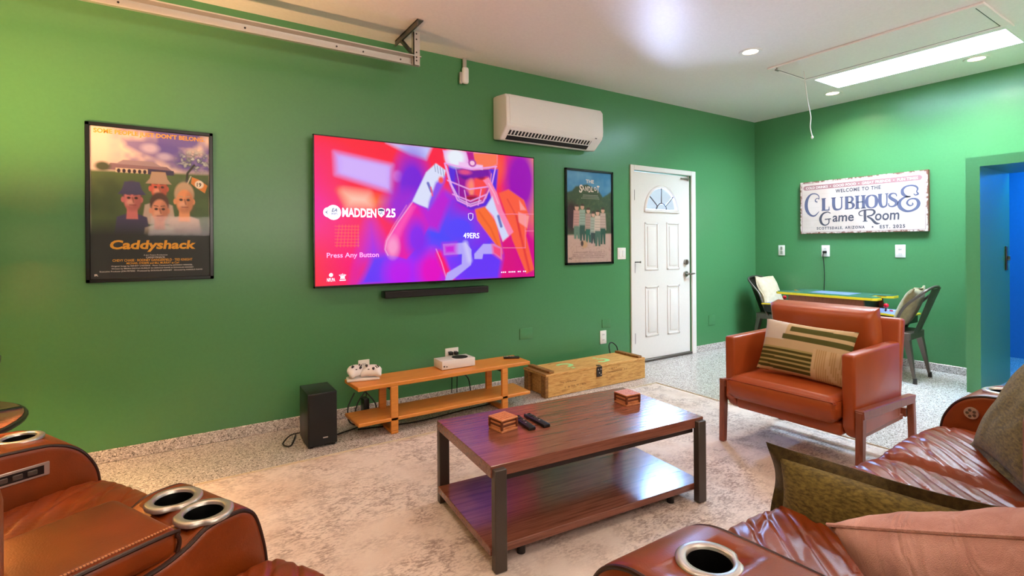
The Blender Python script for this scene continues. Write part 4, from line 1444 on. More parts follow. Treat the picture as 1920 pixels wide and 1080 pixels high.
# ------------------------------------------------------------------ low bench under the television
t = thing('tv_bench', 'long low honey-coloured wooden bench with a lower shelf under the television', 'bench', (1.63, 3.47, 0))
for nm, z0, z1 in (('bench_top', .322, .35), ('shelf', .088, .112)):
    b = NB()
    prism(b, [(-.685, -.14), (.685, -.14), (.70, .14), (-.70, .14)], 'z', z0, z1, .004, 1)
    part(nm, b, M['bench'], t, smooth=False)
for x in (-.438, .448):
    for y in (-.128, .118):
        part('leg', box(NB(), x - .026, x + .026, y - .012, y + .012, .022, .322, .003, 1), M['bench'], t, smooth=False)
    part('floor_runner', box(NB(), x - .026, x + .026, -.142, .132, .0, .022, .006, 2), M['bench'], t)
    part('shelf_bracket', box(NB(), x - .03, x - .026, -.12, .11, .30, .322), M['hinge'], t, smooth=False)

# white game console
t = thing('game_console', 'white box-shaped game console with a round black vent on the bench', 'game console', (1.735, 3.515, .35))
part('body', box(NB(), -.139, .139, -.076, .076, .004, .067, .003, 2), M['plastic'], t)
part('foot', box(NB(), -.12, .12, -.06, .06, .0, .004), M['black'], t)
b = cyl(NB(), (.045, 0, .066), (.045, 0, .0685), .062, seg=36)
v = part('round_vent', b, M['blackmatte'], t)
b = NB()
for i in range(-5, 6):
    for j in range(-5, 6):
        if i * i + j * j < 24:
            cyl(b, (.045 + i * .0105, j * .0105, .0685), (.045 + i * .0105, j * .0105, .0692), .0034, seg=6)
part('vent_rib', b, M['darkgrey'], v)
part('power_button', cyl(NB(), (-.122, -.0755, .028), (-.122, -.0775, .028), .006, seg=12), M['darkgrey'], t)
part('usb_port', box(NB(), -.106, -.096, -.0775, -.0755, .021, .028), M['darkgrey'], t)

# controllers on their charging stand
t = thing('charging_stand', 'white charging stand holding two controllers on the left end of the bench', 'charging stand', (1.035, 3.525, .35), R(-12))
b = box(NB(), -.11, .11, -.05, .05, .0, .02, .008, 2)
prism(b, [(-.02, .018), (.035, .018), (.05, .05), (.03, .055)], 'x', -.09, .09, .004, 1)
part('base', b, M['plastic'], t)
def pad(loc, rz, label):
    t = thing('game_controller', label, 'controller', loc, rz)
    b = NB()
    def fn(u, v):
        a = 2 * PI * u
        ph = PI * (v - .5)
        x, y = math.cos(a) * math.cos(ph), math.sin(a) * math.cos(ph)
        z = math.sin(ph)
        X = .072 * x * (1 + .10 * max(0, -y))
        Y = .046 * y - .030 * max(0, abs(x) - .35) * (1 if y < .3 else .2) * 1.8
        return Vector((X, Y, .026 * z * (1 + .35 * abs(x))))
    surf(b, fn, 32, 16)
    bmesh.ops.remove_doubles(b, verts=b.verts, dist=.0004)
    tilt = Matrix.Rotation(R(38), 4, 'X')
    bmesh.ops.transform(b, matrix=tilt, verts=b.verts)
    part('shell', b, M['plastic'], t)
    def at(x, y, z):
        return tilt @ Vector((x, y, z))
    for x, y in ((-.034, .012), (.018, -.012)):
        b = cyl(NB(), at(x, y, .02), at(x, y, .034), .006, seg=12)
        cyl(b, at(x, y, .034), at(x, y, .038), .009, seg=14)
        part('thumbstick', b, M['darkgrey'], t)
    for dx, dy in ((0, .009), (0, -.009), (.009, 0), (-.009, 0)):
        part('button', cyl(NB(), at(.038 + dx, .012 + dy, .02), at(.038 + dx, .012 + dy, .029), .0042, seg=10), M['darkgrey'], t)
    b = NB()
    box(b, -.022, -.010, -.016, -.010, .022, .028, mtx=tilt)
    part('direction_pad', b, M['darkgrey'], t)
    return t
pad((.985, 3.535, .418), R(28), 'white game controller on the left side of the charging stand, by the bench end')
pad((1.088, 3.495, .414), R(-32), 'white game controller on the right side of the charging stand, in front of the outlet')
remote((2.245, 3.50, .35), R(62), 'black remote with pale buttons lying alone at the right end of the bench', .13, .04, ('black', 'silver', 'plate'))

# cords under the bench
t = thing('power_cord', 'black cords tangled on the floor under and behind the bench', 'cord', (1.1, 3.7, 0))
for nm, pts in (('cord', [(.05, .08, .22), (-.05, .03, .12), (-.03, .02, .01), (.3, -.02, .006), (.8, .03, .006)]), ('cord', [(.02, .08, .2), (.08, .0, .1), (.02, -.05, .008), (-.2, -.16, .006), (-.36, -.2, .006)]), ('cord', [(.76, .06, .26), (.84, .0, .2), (.86, -.02, .1), (.9, .02, .008), (1.2, .06, .006)]), ('cord', [(-.06, .06, .2), (-.12, .02, .1), (-.1, -.04, .007), (.1, -.1, .006), (.5, -.08, .006)]), ('cord', [(-.1, -.16, .006), (.3, -.24, .006), (.7, -.2, .006), (1.0, -.18, .006)])):
    part('cord', tube(NB(), catmull(pts, 8), .005, 6), M['cord'], t)
part('adapter', box(NB(), -.02, .02, -.04, .04, .002, .17, .006, 2), M['black'], t)
t = thing('speaker_cord', 'black cord looping out of the left side of the subwoofer', 'cord', (.60, 3.55, 0))
part('cord', tube(NB(), catmull([(.03, .02, .05), (-.03, .03, .04), (-.08, -.02, .012), (-.04, -.06, .006), (.02, .12, .006)], 8), .005, 6), M['cord'], t)

# ------------------------------------------------------------------ subwoofer
t = thing('subwoofer', 'tall black subwoofer box standing on the floor left of the bench', 'subwoofer', (.73, 3.495, 0))
part('cabinet', box(NB(), -.09, .09, -.125, .135, .012, .345, .004, 2), M['black'], t)
part('grille', box(NB(), -.084, .084, -.134, -.124, .018, .339, .003, 1), M['blackmatte'], t)
b = NB()
box(b, .0, .030, -.1355, -.134, .058, .065)
part('badge', b, M['silver'], t, smooth=False)
for x in (-.07, .07):
    for y in (-.10, .11):
        part('foot', cyl(NB(), (x, y, 0), (x, y, .013), .014, seg=12), M['blackmatte'], t)

# ------------------------------------------------------------------ ammunition style wooden crate
t = thing('wooden_crate', 'long weathered wooden crate with mint green marks on its lid beside the bench', 'crate', (3.10, 3.555, 0))
CL, CD = .592, .165
b = NB()
box(b, -CL + .03, CL, -CD, -CD + .02, .004, .176)
box(b, -CL + .03, CL, CD - .02, CD, .004, .176)
box(b, CL - .02, CL, -CD + .02, CD - .02, .004, .176)
box(b, -CL + .045, -CL + .065, -CD + .02, CD - .02, .004, .176)
box(b, -CL + .06, CL - .02, -CD + .02, CD - .02, .004, .02)
part('box_body', b, M['crate'], t, smooth=False)
for y in (-CD + .02, CD - .06):
    part('end_batten', box(NB(), -CL, -CL + .03, y - .02, y + .045, .0, .18, .003, 1), M['cratedark'], t, smooth=False)
part('lid', box(NB(), -CL + .005, CL, -CD - .004, CD + .004, .177, .196, .003, 1), M['crate'], t, smooth=False)
for x in (-CL + .075, CL - .055):
    part('cleat', box(NB(), x - .026, x + .026, -CD + .01, CD - .005, .1965, .217, .004, 1), M['cratedark'], t, smooth=False)
b = NB()
for x in (-CL + .045, ):
    box(b, x - .045, x + .012, -CD, CD, .1965, .199)
part('end_strip', b, M['cratedark'], t, smooth=False)
def fl(pts, w):
    bb = NB()
    stroke(bb, pts, w, 0)
    bmesh.ops.transform(bb, matrix=Matrix(((1, 0, 0, 0), (0, 0, 1, 0), (0, 1, 0, .1972), (0, 0, 0, 1))), verts=bb.verts)
    return bb
for dx, flip in ((-.235, 1), (.175, -1)):
    b = fl([(dx - .07, .045 * flip), (dx - .02, .07 * flip), (dx + .05, .045 * flip), (dx + .05, -.01 * flip), (dx + .005, -.03 * flip), (dx, -.055 * flip)], [.03, .034, .04, .04, .03, .03])
    merge(b, fl([(dx - .015, -.092 * flip), (dx + .02, -.092 * flip)], .03))
    part('green_mark', b, M['paintgreen'], t, smooth=False)
b = NB()
box(b, -.03, .035, -CD - .010, -CD - .004, .10, .19, .003, 1)
box(b, -.015, .02, -CD - .012, -CD + .02, .1965, .2005)
h = part('hasp', b, M['hinge'], t)
b = NB()
for x, z in ((-.012, .165), (.018, .165), (.0, .135), (.02, .118)):
    cyl(b, (x, -CD - .010, z), (x, -CD - .0115, z), .006, seg=10)
part('rivet', b, M['steel'], h)
b = NB()
def scrib(x, z, n, hgt, wd):
    r = np.random.RandomState(int(abs(x * 900) + n))
    for k in range(n):
        xx = x + k * wd
        if r.rand() < .22:
            continue
        stroke(b, [(xx, z), (xx + wd * .1, z + hgt * (.6 + .4 * r.rand()))], wd * .28, -CD - .0012, smooth=False)
        stroke(b, [(xx, z + hgt * r.rand()), (xx + wd * .62, z + hgt * r.rand())], wd * .25, -CD - .0012, smooth=False)
scrib(-.41, .055, 22, .018, .012)
scrib(-.40, .10, 12, .012, .012)
scrib(.09, .115, 22, .016, .012)
scrib(.13, .145, 8, .01, .012)
part('stencil_marks', b, M['cratetext'], t, smooth=False)
part('rope_handle', tube(NB(), catmull([(CL - .155, CD - .02, .20), (CL - .15, CD + .0, .275), (CL - .11, CD + .005, .30), (CL - .06, CD - .01, .26), (CL - .05, CD - .02, .205)], 8), .006, 6), M['cord'], t, label='black cord loop')

# ------------------------------------------------------------------ leather armchair (local front is +y, turned to face the television side)
t = thing('armchair', 'cognac leather armchair with wooden side frames facing the coffee table', 'armchair', (3.25, 1.625, 0), PI / 2)
for s in (-1, 1):
    b = NB()
    x0, x1 = sorted((s * .305, s * .37))
    prism(b, [(-.26, .25), (.30, .245), (.345, .30), (.35, .69), (-.255, .695)], 'x', x0, x1, .016, 3)
    part('arm', b, M['cognac'], t)
    # wooden side frame
    x0, x1 = sorted((s * .372, s * .407))
    b = NB()
    prism(b, [(.352, .40), (.302, .41), (.325, .012), (.362, .012)], 'x', x0, x1, .004, 1)
    part('leg', b, M['legwood'], t, smooth=False)
    b = NB()
    prism(b, [(-.365, .375), (-.325, .375), (-.36, .0), (-.395, .0)], 'x', x0, x1, .004, 1)
    part('leg', b, M['legwood'], t, smooth=False)
    b = NB()
    prism(b, [(.35, .41), (.345, .362), (-.345, .33), (-.365, .376)], 'x', x0 - .004, x1 + .004, .004, 1)
    part('side_rail', b, M['legwood'], t, smooth=False)
    b = NB()
    box(b, *sorted((s * .315, s * .365)), -.30, .27, .235, .262)
    part('under_rail', b, M['legwood'], t, smooth=False)
part('rear_stretcher', box(NB(), -.37, .37, -.36, -.33, .24, .29), M['legwood'], t, smooth=False)
part('base_panel', box(NB(), -.302, .302, -.26, .335, .245, .318, .018, 3), M['cognac'], t)
def cushion(name, w, d, h, zc, yc, mat, parent, crown=.02, er=.03, tilt=0, n=26):
    b = NB()
    def top(u, v, s):
        x, y = (u - .5) * w, (v - .5) * d
        e = min(w / 2 - abs(x), d / 2 - abs(y))
        f = 1 - (max(0, er - e) / er) ** 2 if e < er else 1
        z = s * (h / 2 * (.55 + .45 * math.sqrt(max(0, f))) + crown * (1 - (2 * u - 1) ** 2) * (1 - (2 * v - 1) ** 2))
        return Vector((x, y, z))
    T = surf(b, lambda u, v: top(u, v, 1), n, n)
    B = surf(b, lambda u, v: top(u, v, -1), n, n)
    rim = [(i, 0) for i in range(n)] + [(n, j) for j in range(n)] + [(n - i, n) for i in range(n)] + [(0, n - j) for j in range(n)]
    for k in range(len(rim)):
        p_, q_ = rim[k], rim[(k + 1) % len(rim)]
        b.faces.new((T[p_[0]][p_[1]], T[q_[0]][q_[1]], B[q_[0]][q_[1]], B[p_[0]][p_[1]]))
    bmesh.ops.transform(b, matrix=Matrix.Translation((0, yc, zc)) @ Matrix.Rotation(R(tilt), 4, 'X'), verts=b.verts)
    o = part(name, b, mat, parent, angle=60)
    return o
o = cushion('seat_cushion', .605, .66, .14, .392, .09, M['cognac'], t, .014, .035)
part('seam', tube(NB(), catmull([(-.295, -.2, .437), (-.296, .39, .437), (-.27, .415, .437), (.27, .415, .437), (.296, .39, .437), (.295, -.2, .437)], 6), .0035, 6), M['cognacdark'], o)
o = cushion('back_cushion', .60, .46, .17, .66, -.165, M['cognac'], t, .02, .05, 78)
part('backrest', prism(NB(), [(-.26, .25), (-.19, .25), (-.275, .825), (-.345, .825)], 'x', -.37, .37, .018, 3), M['cognac'], t)
t.rotation_euler = (0, 0, PI / 2 + R(1.5))

# pillows ------------------------------------------------------------
def pillow(name, label, w, h, th, mtx, mat, group=None, n=34, flange=0, fmat=None, wr=.006, seed=1, paint_fn=None, pinch=.09, seam=False):
    """soft cushion in its own xz plane, corners drawn out"""
    t = thing(name, label, 'pillow', (0, 0, 0), 0, group)
    t.matrix_world = mtx
    b = NB()
    def pt(u, v, s):
        a, c = 2 * u - 1, 2 * v - 1
        x = w / 2 * a * (1 - pinch * (1 - c * c) * a * a)
        z = h / 2 * c * (1 - pinch * (1 - a * a) * c * c)
        k = max(0, (1 - abs(a) ** 2.4)) * max(0, (1 - abs(c) ** 2.4))
        y = s * (th / 2) * k ** .5
        nz = noise.noise(Vector((x * 9 + seed, z * 9, s * 3.1))) + .6 * noise.noise(Vector((x * 22 - z * 14 + seed, z * 8 + x * 5, s)))
        y += s * wr * nz * min(1, k * 3)
        return Vector((x, y, z))
    F = surf(b, lambda u, v: pt(u, v, -1), n, n)
    B = surf(b, lambda u, v: pt(u, v, 1), n, n, True)
    bmesh.ops.remove_doubles(b, verts=b.verts, dist=.0008)
    if paint_fn:
        co = [v.co.copy() for v in b.verts]
    o = part('cover', b, mat, t, angle=80)
    if paint_fn:
        me = o.data
        ca = me.color_attributes.new('Col', 'FLOAT_COLOR', 'POINT')
        for i, v in enumerate(me.vertices):
            ca.data[i].color = (*lin(paint_fn(v.co.x / w + .5, v.co.z / h + .5)), 1)
    if seam:
        pts = []
        for k in range(80):
            q = k / 20
            i, f = int(q), q - int(q)
            a, c = ((2 * f - 1, -1), (1, 2 * f - 1), (1 - 2 * f, 1), (-1, 1 - 2 * f))[i]
            pts.append((w / 2 * a * (1 - pinch * (1 - c * c) * a * a), 0, h / 2 * c * (1 - pinch * (1 - a * a) * c * c)))
        part('seam', tube(NB(), pts, .0045, 6, True), mat, t)
    if flange:
        b = NB()
        def edge(k, out):
            s4 = (k * 4) % 4
            q = s4 - int(s4)
            i = int(s4)
            a, c = ((2 * q - 1, -1), (1, 2 * q - 1), (1 - 2 * q, 1), (-1, 1 - 2 * q))[i]
            x = w / 2 * a * (1 - pinch * (1 - c * c) * a * a)
            z = h / 2 * c * (1 - pinch * (1 - a * a) * c * c)
            f = 1 + out / (w / 2)
            g = 1 + out / (h / 2)
            return Vector((x * f, .012 * math.sin(k * 40) * (out > 0), z * g))
        N = 96
        for s in (-1, 1):
            R0 = [b.verts.new(edge(k / N, -.012) + Vector((0, s * .008, 0))) for k in range(N)]
            R1 = [b.verts.new(edge(k / N, flange) + Vector((0, s * .004, 0))) for k in range(N)]
            for k in range(N):
                f = (R0[k], R0[(k + 1) % N], R1[(k + 1) % N], R1[k])
                b.faces.new(f)
            if s == -1:
                keep = R1
            else:
                for k in range(N):
                    b.faces.new((keep[k], keep[(k + 1) % N], R1[(k + 1) % N], R1[k]))
        part('flange', b, fmat or mat, t, angle=80)
    return t

def frame_mtx(c, xdir, zdir):
    x = Vector(xdir).normalized()
    z = Vector(zdir)
    z = (z - x * z.dot(x)).normalized()
    y = z.cross(x)
    m_ = Matrix((x, y, z)).transposed().to_4x4()
    m_.translation = c
    return m_

def stripes(u, v):
    base = '#c6ad84'
    if u < .30 and v > .62:
        base = '#cfc3b2'
    if v > .985 or v < .015:
        return '#4f4a26'
    if .02 < u < .64 and .07 < v < .47:
        k = ((v - .07) / .40 * 5) % 1
        return '#4f4a22' if k < .62 else '#a89a62'
    for lo, hi, u0 in ((.80, .90, .34), (.64, .735, .27)):
        if lo < v < hi and u > u0:
            return '#55552c'
    if u > .64 and v < .55:
        return '#b3935f' if int(u * 130) % 3 == 0 else '#cdb287'
    return base
pillow('throw_pillow', 'small oblong pillow with olive and tan stripes on the cognac armchair', .52, .325, .13, frame_mtx((3.10, 1.595, .632), (.05, -1, -.045), (.36, 0, 1)), M['pattern'], n=90, wr=.004, paint_fn=stripes, pinch=.06)

# ------------------------------------------------------------------ recliner sofas (local front is +y, front line y = 0)
CUP = .046
ARM_P = [(-.90, .10), (.035, .10), (.05, .30), (.048, .40), (.040, .475), (.018, .53), (-.018, .578), (-.075, .612), (-.16, .626), (-.45, .64), (-.90, .66)]
CON_P = [(-.90, .10), (.045, .10), (.055, .30), (.050, .42), (.040, .49), (.018, .565), (-.012, .596), (-.05, .604), (-.115, .600), (-.17, .573), (-.25, .556), (-.45, .55), (-.90, .545)]
def cup(parent, x, y, z, tilt=0):
    b = NB()
    prof = [(CUP, -.012), (CUP, .003), (CUP + .003, .006), (CUP + .014, .0055), (CUP + .019, .002), (CUP + .0185, -.006)]
    rings = []
    N = 40
    for rr, zz in prof:
        ring = []
        for k in range(N):
            a = 2 * PI * k / N
            g = rr
            if rr > CUP + .01:
                g = rr + .004 - .009 * (math.exp(-((a - R(215)) / .26) ** 2) + math.exp(-((a - R(325)) / .26) ** 2))
            ring.append(b.verts.new((x + g * math.cos(a), y + g * math.sin(a) * .96, z + zz)))
        rings.append(ring)
    for A, B in zip(rings, rings[1:]):
        for k in range(N):
            b.faces.new((A[k], A[(k + 1) % N], B[(k + 1) % N], B[k]))
    o = part('cup_holder', b, M['silver'], parent, label='silver-rimmed cup holder', angle=60)
    b, rg = lathe(NB(), [(CUP - .0012, -.002), (CUP - .003, -.07), (.0, -.072)], (x, y, z), 36, 1, .96)
    part('cup_well', b, M['blackwell'], o)

def smooth_prof(prof):
    mid = [(p.x, p.y) for p in catmull([(q[0], q[1], 0) for q in prof[1:]], 5)]
    return [prof[0]] + mid
def piping(b, prof, x, inset=.007, r=.0058):
    P = [Vector((p[0], p[1])) for p in prof]
    pts = []
    for i in range(1, len(P) - 1):
        d = (P[i + 1] - P[i - 1]).normalized()
        q = P[i] + Vector((-d.y, d.x)) * inset
        pts.append((x, q.x, q.y))
    tube(b, pts, r, 8)

def arm(t, x0, x1, prof, cups, name='arm', pipe=True, bev=.022):
    prof = smooth_prof(prof)
    b = NB()
    prism(b, prof, 'x', x0, x1, bev, 3)
    o = part(name, b, M['leather'], t, angle=50)
    for cx, cy, cz in cups:
        cut(o, cyl(NB(), (cx, cy, cz - .085), (cx, cy, cz + .05), CUP + .003, seg=32))
        o.data.materials.clear()
        o.data.materials.append(M['leather'])
        cup(o, cx, cy, cz)
    if pipe:
        b = NB()
        for x in (x0 + .007, x1 - .007):
            piping(b, prof, x)
        part('piping', b, M['leathdark'], o, label='dark leather piping')
    return o

def seat(t, x0, x1, ang, seed):
    w = x1 - x0
    prof = [(-.64, .47), (-.50, .462), (-.35, .458), (-.20, .462), (-.08, .468), (.0, .462), (.052, .438), (.082, .395), (.088, .345), (.075, .29)]
    pc_ = catmull([(0, p[0], p[1]) for p in prof], 12)
    ca, sa = math.cos(R(ang)), math.sin(R(ang))
    cb, sb = math.cos(R(ang - 26)), math.sin(R(ang - 26))
    NU, NV = 116, len(pc_) - 1
    cen = Vector((0, -.3, .2))
    b = NB()
    def fn(u, v):
        p = pc_[int(round(v * NV))]
        x = x0 + .004 + u * (w - .008)
        e = min(u, 1 - u) * w
        y, z = p.y, p.z
        round_ = -.055 * max(0, 1 - e / .055) ** 2
        crown = .018 * (1 - (2 * u - 1) ** 2)
        sy = y + (p.z < .44) * 0
        wr = 0
        L = (x * -sa + y * ca) * 1 + .012 * noise.noise(Vector((x * 5 + seed, y * 5, 0)))
        q = L / .062
        d = abs(q - round(q)) * .062
        hsh = noise.noise(Vector((round(q) * 3.7, x * 3 + y * 3, seed)))
        wr += (.9 + .5 * hsh) * math.exp(-(d / .006) ** 2) - .3 * math.exp(-(d / .02) ** 2)
        L2 = (x * -sb + y * cb) + .014 * noise.noise(Vector((x * 4, y * 4 + seed, 5)))
        q2 = L2 / .105
        d2_ = abs(q2 - round(q2)) * .105
        wr += .75 * (.55 + noise.noise(Vector((round(q2) * 2.1, x * 4, seed)))) * math.exp(-(d2_ / .008) ** 2)
        fade = min(1, max(0, (y + .55) / .2)) * min(1, e / .05)
        dz = (round_ + crown * (z > .40)) - .009 * wr * fade
        if z < .44:
            nrm = Vector((0, 1, .3)).normalized()
            y2 = y + nrm.y * (round_ * .6 - .009 * wr * fade)
            return Vector((x, y2, z + round_ * .2))
        return Vector((x, y, z + dz))
    V = surf(b, fn, NU, NV)
    for i in (0, NU):
        low = [b.verts.new((V[i][j].co.x, V[i][j].co.y * .98, .2)) for j in range(NV + 1)]
        for j in range(NV):
            b.faces.new((V[i][j], V[i][j + 1], low[j + 1], low[j]))
    o = part('seat_cushion', b, M['leather'], t, angle=70)
    part('footrest', box(NB(), x0 + .006, x1 - .006, -.02, .058, .09, .30, .022, 3), M['leather'], t)
    b = NB()
    prism(b, [(-.62, .40), (-.64, .95), (-.70, 1.03), (-.80, 1.03), (-.90, .9), (-.90, .12), (-.66, .12)], 'x', x0 + .004, x1 - .004, .035, 3)
    bk = part('backrest', b, M['leather'], t)
    part('headrest', box(NB(), x0 + .03, x1 - .03, -.72, -.60, .86, 1.03, .04, 4), M['leather'], t)
    return o

def sofa(name, label, loc, rz, arms, seats, consoles, ang):
    t = thing(name, label, 'sofa', loc, rz)
    for k, (x0, x1, cups) in enumerate(arms):
        o = arm(t, x0, x1, ARM_P, cups)
    for x0, x1, cups in consoles:
        o = arm(t, x0, x1, CON_P, cups, 'console')
        lid = box(NB(), x0 - .006, x1 - .010, -.455, -.170, .552, .626, .026, 4)
        lo = part('console_lid', lid, M['leather'], o)
        b = NB()
        xx = x1 - .0115
        tube(b, catmull([(xx, -.455, .618), (xx, -.20, .618), (xx, -.178, .606), (xx, -.173, .588), (xx, -.178, .568)], 5), .005, 8)
        part('piping', b, M['leathdark'], lo, label='dark leather piping')
        b = NB()
        for k in range(44):
            y = -.45 + k * .0062
            box(b, x1 - .026, x1 - .0205, y, y + .0038, .6255, .6275)
        part('stitching', b, M['coaster'], lo, label='pale orange stitching', smooth=False)
        part('console_back', prism(NB(), [(-.90, .10), (-.462, .10), (-.462, .60), (-.62, .97), (-.78, 1.0), (-.90, .9)], 'x', x0 + .004, x1 - .006, .03, 3), M['leather'], t)
    for k, (x0, x1) in enumerate(seats):
        seat(t, x0, x1, ang, 3.3 * k + len(name))
    X0, X1 = min(a[0] for a in arms), max(a[1] for a in arms)
    part('base', box(NB(), X0 + .03, X1 - .03, -.85, .0, .03, .11, .01, 1), M['leathdark'], t)
    for x in (X0 + .08, X1 - .08):
        for y in (-.80, -.06):
            part('foot', cyl(NB(), (x, y, .0125), (x, y, .05), .025, seg=14), M['black'], t)
    return t

RZ = math.atan2(-.884, .467)
ls = sofa('recliner_sofa', 'brown leather recliner sofa in the left foreground with a two-cup console', (.08, 1.6, 0), RZ,
          [(-1.075, -.80, [(-.945, -.135, .624)]), (.655, .93, [(.79, -.135, .624)])],
          [(-.80, -.172), (.135, .655)], [(-.172, .135, [(-.066, -.088, .6055), (.072, -.088, .6055)])], -36)
arms = [o for o in ls.children if o.name.startswith('arm')]
# seat controls on the inner face of the far arm
cp = part('control_panel', box(NB(), -.8005, -.795, -.33, -.103, .522, .566, .002, 1), M['silver'], arms[0], label='silver control strip with grey buttons')
part('panel_inset', box(NB(), -.7955, -.7940, -.322, -.118, .530, .558), M['black'], arms[0], smooth=False)
for k in range(5):
    y = -.135 - k * .036
    part('button', box(NB(), -.7942, -.791, y - .026, y, .536, .552, .002, 1), M['gunmetal'], arms[0])
rs = sofa('recliner_sofa', 'brown leather recliner sofa in the right foreground piled with olive and pink pillows', (0, .835, 0), 0,
          [(.745, 1.035, [(.892, -.185, .627)]), (2.85, 3.14, [(2.975, -.14, .624)])],
          [(1.035, 1.64), (1.64, 2.245), (2.245, 2.85)], [], 48)
arms = [o for o in rs.children if o.name.startswith('arm')]
pb = cyl(NB(), (2.851, -.07, .536), (2.842, -.07, .536), .025, seg=24)
pb = part('power_button', pb, M['silver'], arms[1], label='round silver seat button')
b = NB()
for k in range(5):
    a = 2 * PI * k / 5
    cyl(b, (2.8425, -.07 + .013 * math.cos(a), .536 + .013 * math.sin(a)), (2.840, -.07 + .013 * math.cos(a), .536 + .013 * math.sin(a)), .006, seg=10)
part('button', b, M['gunmetal'], arms[1])
part('usb_port', box(NB(), 2.842, 2.851, -.165, -.125, .525, .567, .002, 1), M['silver'], arms[1])

# pillows on the right sofa
pillow('throw_pillow', 'olive green flanged pillow standing behind the pink one on the right sofa', .60, .245, .15, frame_mtx((1.59, .60, .488), (.06, -.60, .015), (.22, -.05, 1)), M['olive'], 'olive pillows on the right sofa', flange=.03, fmat=M['olivedark'], seed=3, wr=.005)
pillow('throw_pillow', 'dusty pink pillow lying against the olive one on the near end of the right sofa', .54, .40, .25, frame_mtx((1.268, .234, .628), (.0, -.92, .37), (-.62, .33, .72)), M['pink'], 'pink pillows on the right sofa', seed=9, wr=.020, pinch=.03, seam=True)
pillow('throw_pillow', 'olive green pillow leaning on the far seat of the right sofa, by the far armrest', .50, .46, .17, frame_mtx((2.41, .46, .68), (-.80, -.52, -.03), (.30, -.42, 1)), M['olive'], 'olive pillows on the right sofa', flange=.022, fmat=M['olive'], seed=14, wr=.006)
pillow('throw_pillow', 'dusty pink pillow tucked behind the far olive pillow at the right edge of the photo', .46, .44, .16, frame_mtx((2.64, .32, .74), (-.80, -.52, -.03), (.30, -.42, 1)), M['pink'], 'pink pillows on the right sofa', seed=21, wr=.008, pinch=.06)

# ------------------------------------------------------------------ corner table and lamp at the left edge
t = thing('corner_table', 'round brown side table with a black metal rim behind the left sofa arm', 'side table', (-1.02, 2.80, 0))
bm, rg = lathe(NB(), [(0, .602), (.45, .602), (.46, .598), (.46, .575), (.44, .565), (0, .565)], seg=48)
part('tabletop', bm, M['walnut'], t)
part('metal_rim', tube(NB(), [(.463 * math.cos(2 * PI * k / 48), .463 * math.sin(2 * PI * k / 48), .585) for k in range(48)], .011, 8, True), M['black'], t)
for k in range(3):
    a = R(20 + 120 * k)
    part('leg', tube(NB(), [(.36 * math.cos(a), .36 * math.sin(a), .57), (.42 * math.cos(a), .42 * math.sin(a), .0)], .013, 8), M['black'], t)
    if k == 0:
        part('corner_clip', box(NB(), .35, .455, -.012, .012, .602, .608, mtx=Matrix.Rotation(a - R(4), 4, 'Z')), M['black'], t, smooth=False)
t = thing('table_lamp', 'black table lamp on the round side table, mostly beyond the left edge of the photo', 'lamp', (-.90, 2.90, .602))
bm, rg = lathe(NB(), [(.0, 0), (.09, 0), (.10, .02), (.17, .06), (.245, .14), (.255, .22), (.22, .31), (.11, .38), (.04, .42), (.025, .52)], seg=32)
part('base', bm, M['black'], t)
bm, rg = lathe(NB(), [(.15, .62), (.12, .86)], seg=32)
part('lamp_shade', bm, M['shade'], t)
part('stem', cyl(NB(), (0, 0, .5), (0, 0, .8), .012), M['black'], t)
light('lamp_bulb', 'POINT', (0, 0, .80), 185, (1, .56, .24), .05, parent=t)

# ------------------------------------------------------------------ arcade cocktail table and metal chairs by the right wall
t = thing('arcade_table', 'low arcade game table with wood sides and a yellow-edged glass top by the right wall', 'arcade table', (5.9, 2.72, 0))
b = NB()
TX, TYY = .275, .5
out = [(-TX, -TYY + .03), (-TX + .03, -TYY), (-.14, -TYY), (-.10, -TYY + .05), (-.09, -TYY + .13), (.09, -TYY + .13), (.10, -TYY + .05), (.14, -TYY), (TX - .03, -TYY), (TX, -TYY + .03)]
out = out + [(-x, -y) for x, y in out]
prism(b, out, 'z', .712, .735)
part('yellow_edge_top', b, M['yellow'], t, smooth=False, label='bright yellow table edge')
inn = [(x * .955, y * .985) for x, y in out]
b = NB()
prism(b, inn, 'z', .7352, .742)
part('glass_top', b, M['arcadeglass'], t, smooth=False)
part('screen_art', box(NB(), -.15, .15, -.2, .2, .7422, .7428), M['bluepanel'], t, smooth=False)
b = NB()
for s in (-1, 1):
    prism(b, [(-.34, .0), (.34, .0), (.40, .5), (.37, .711), (-.37, .711), (-.40, .5)], 'x', *sorted((s * .20, s * .225)))
part('side_panel', b, M['sidewood'], t, smooth=False)
part('end_panel', box(NB(), -.2, .2, -.34, .34, .02, .705), M['black'], t, smooth=False)
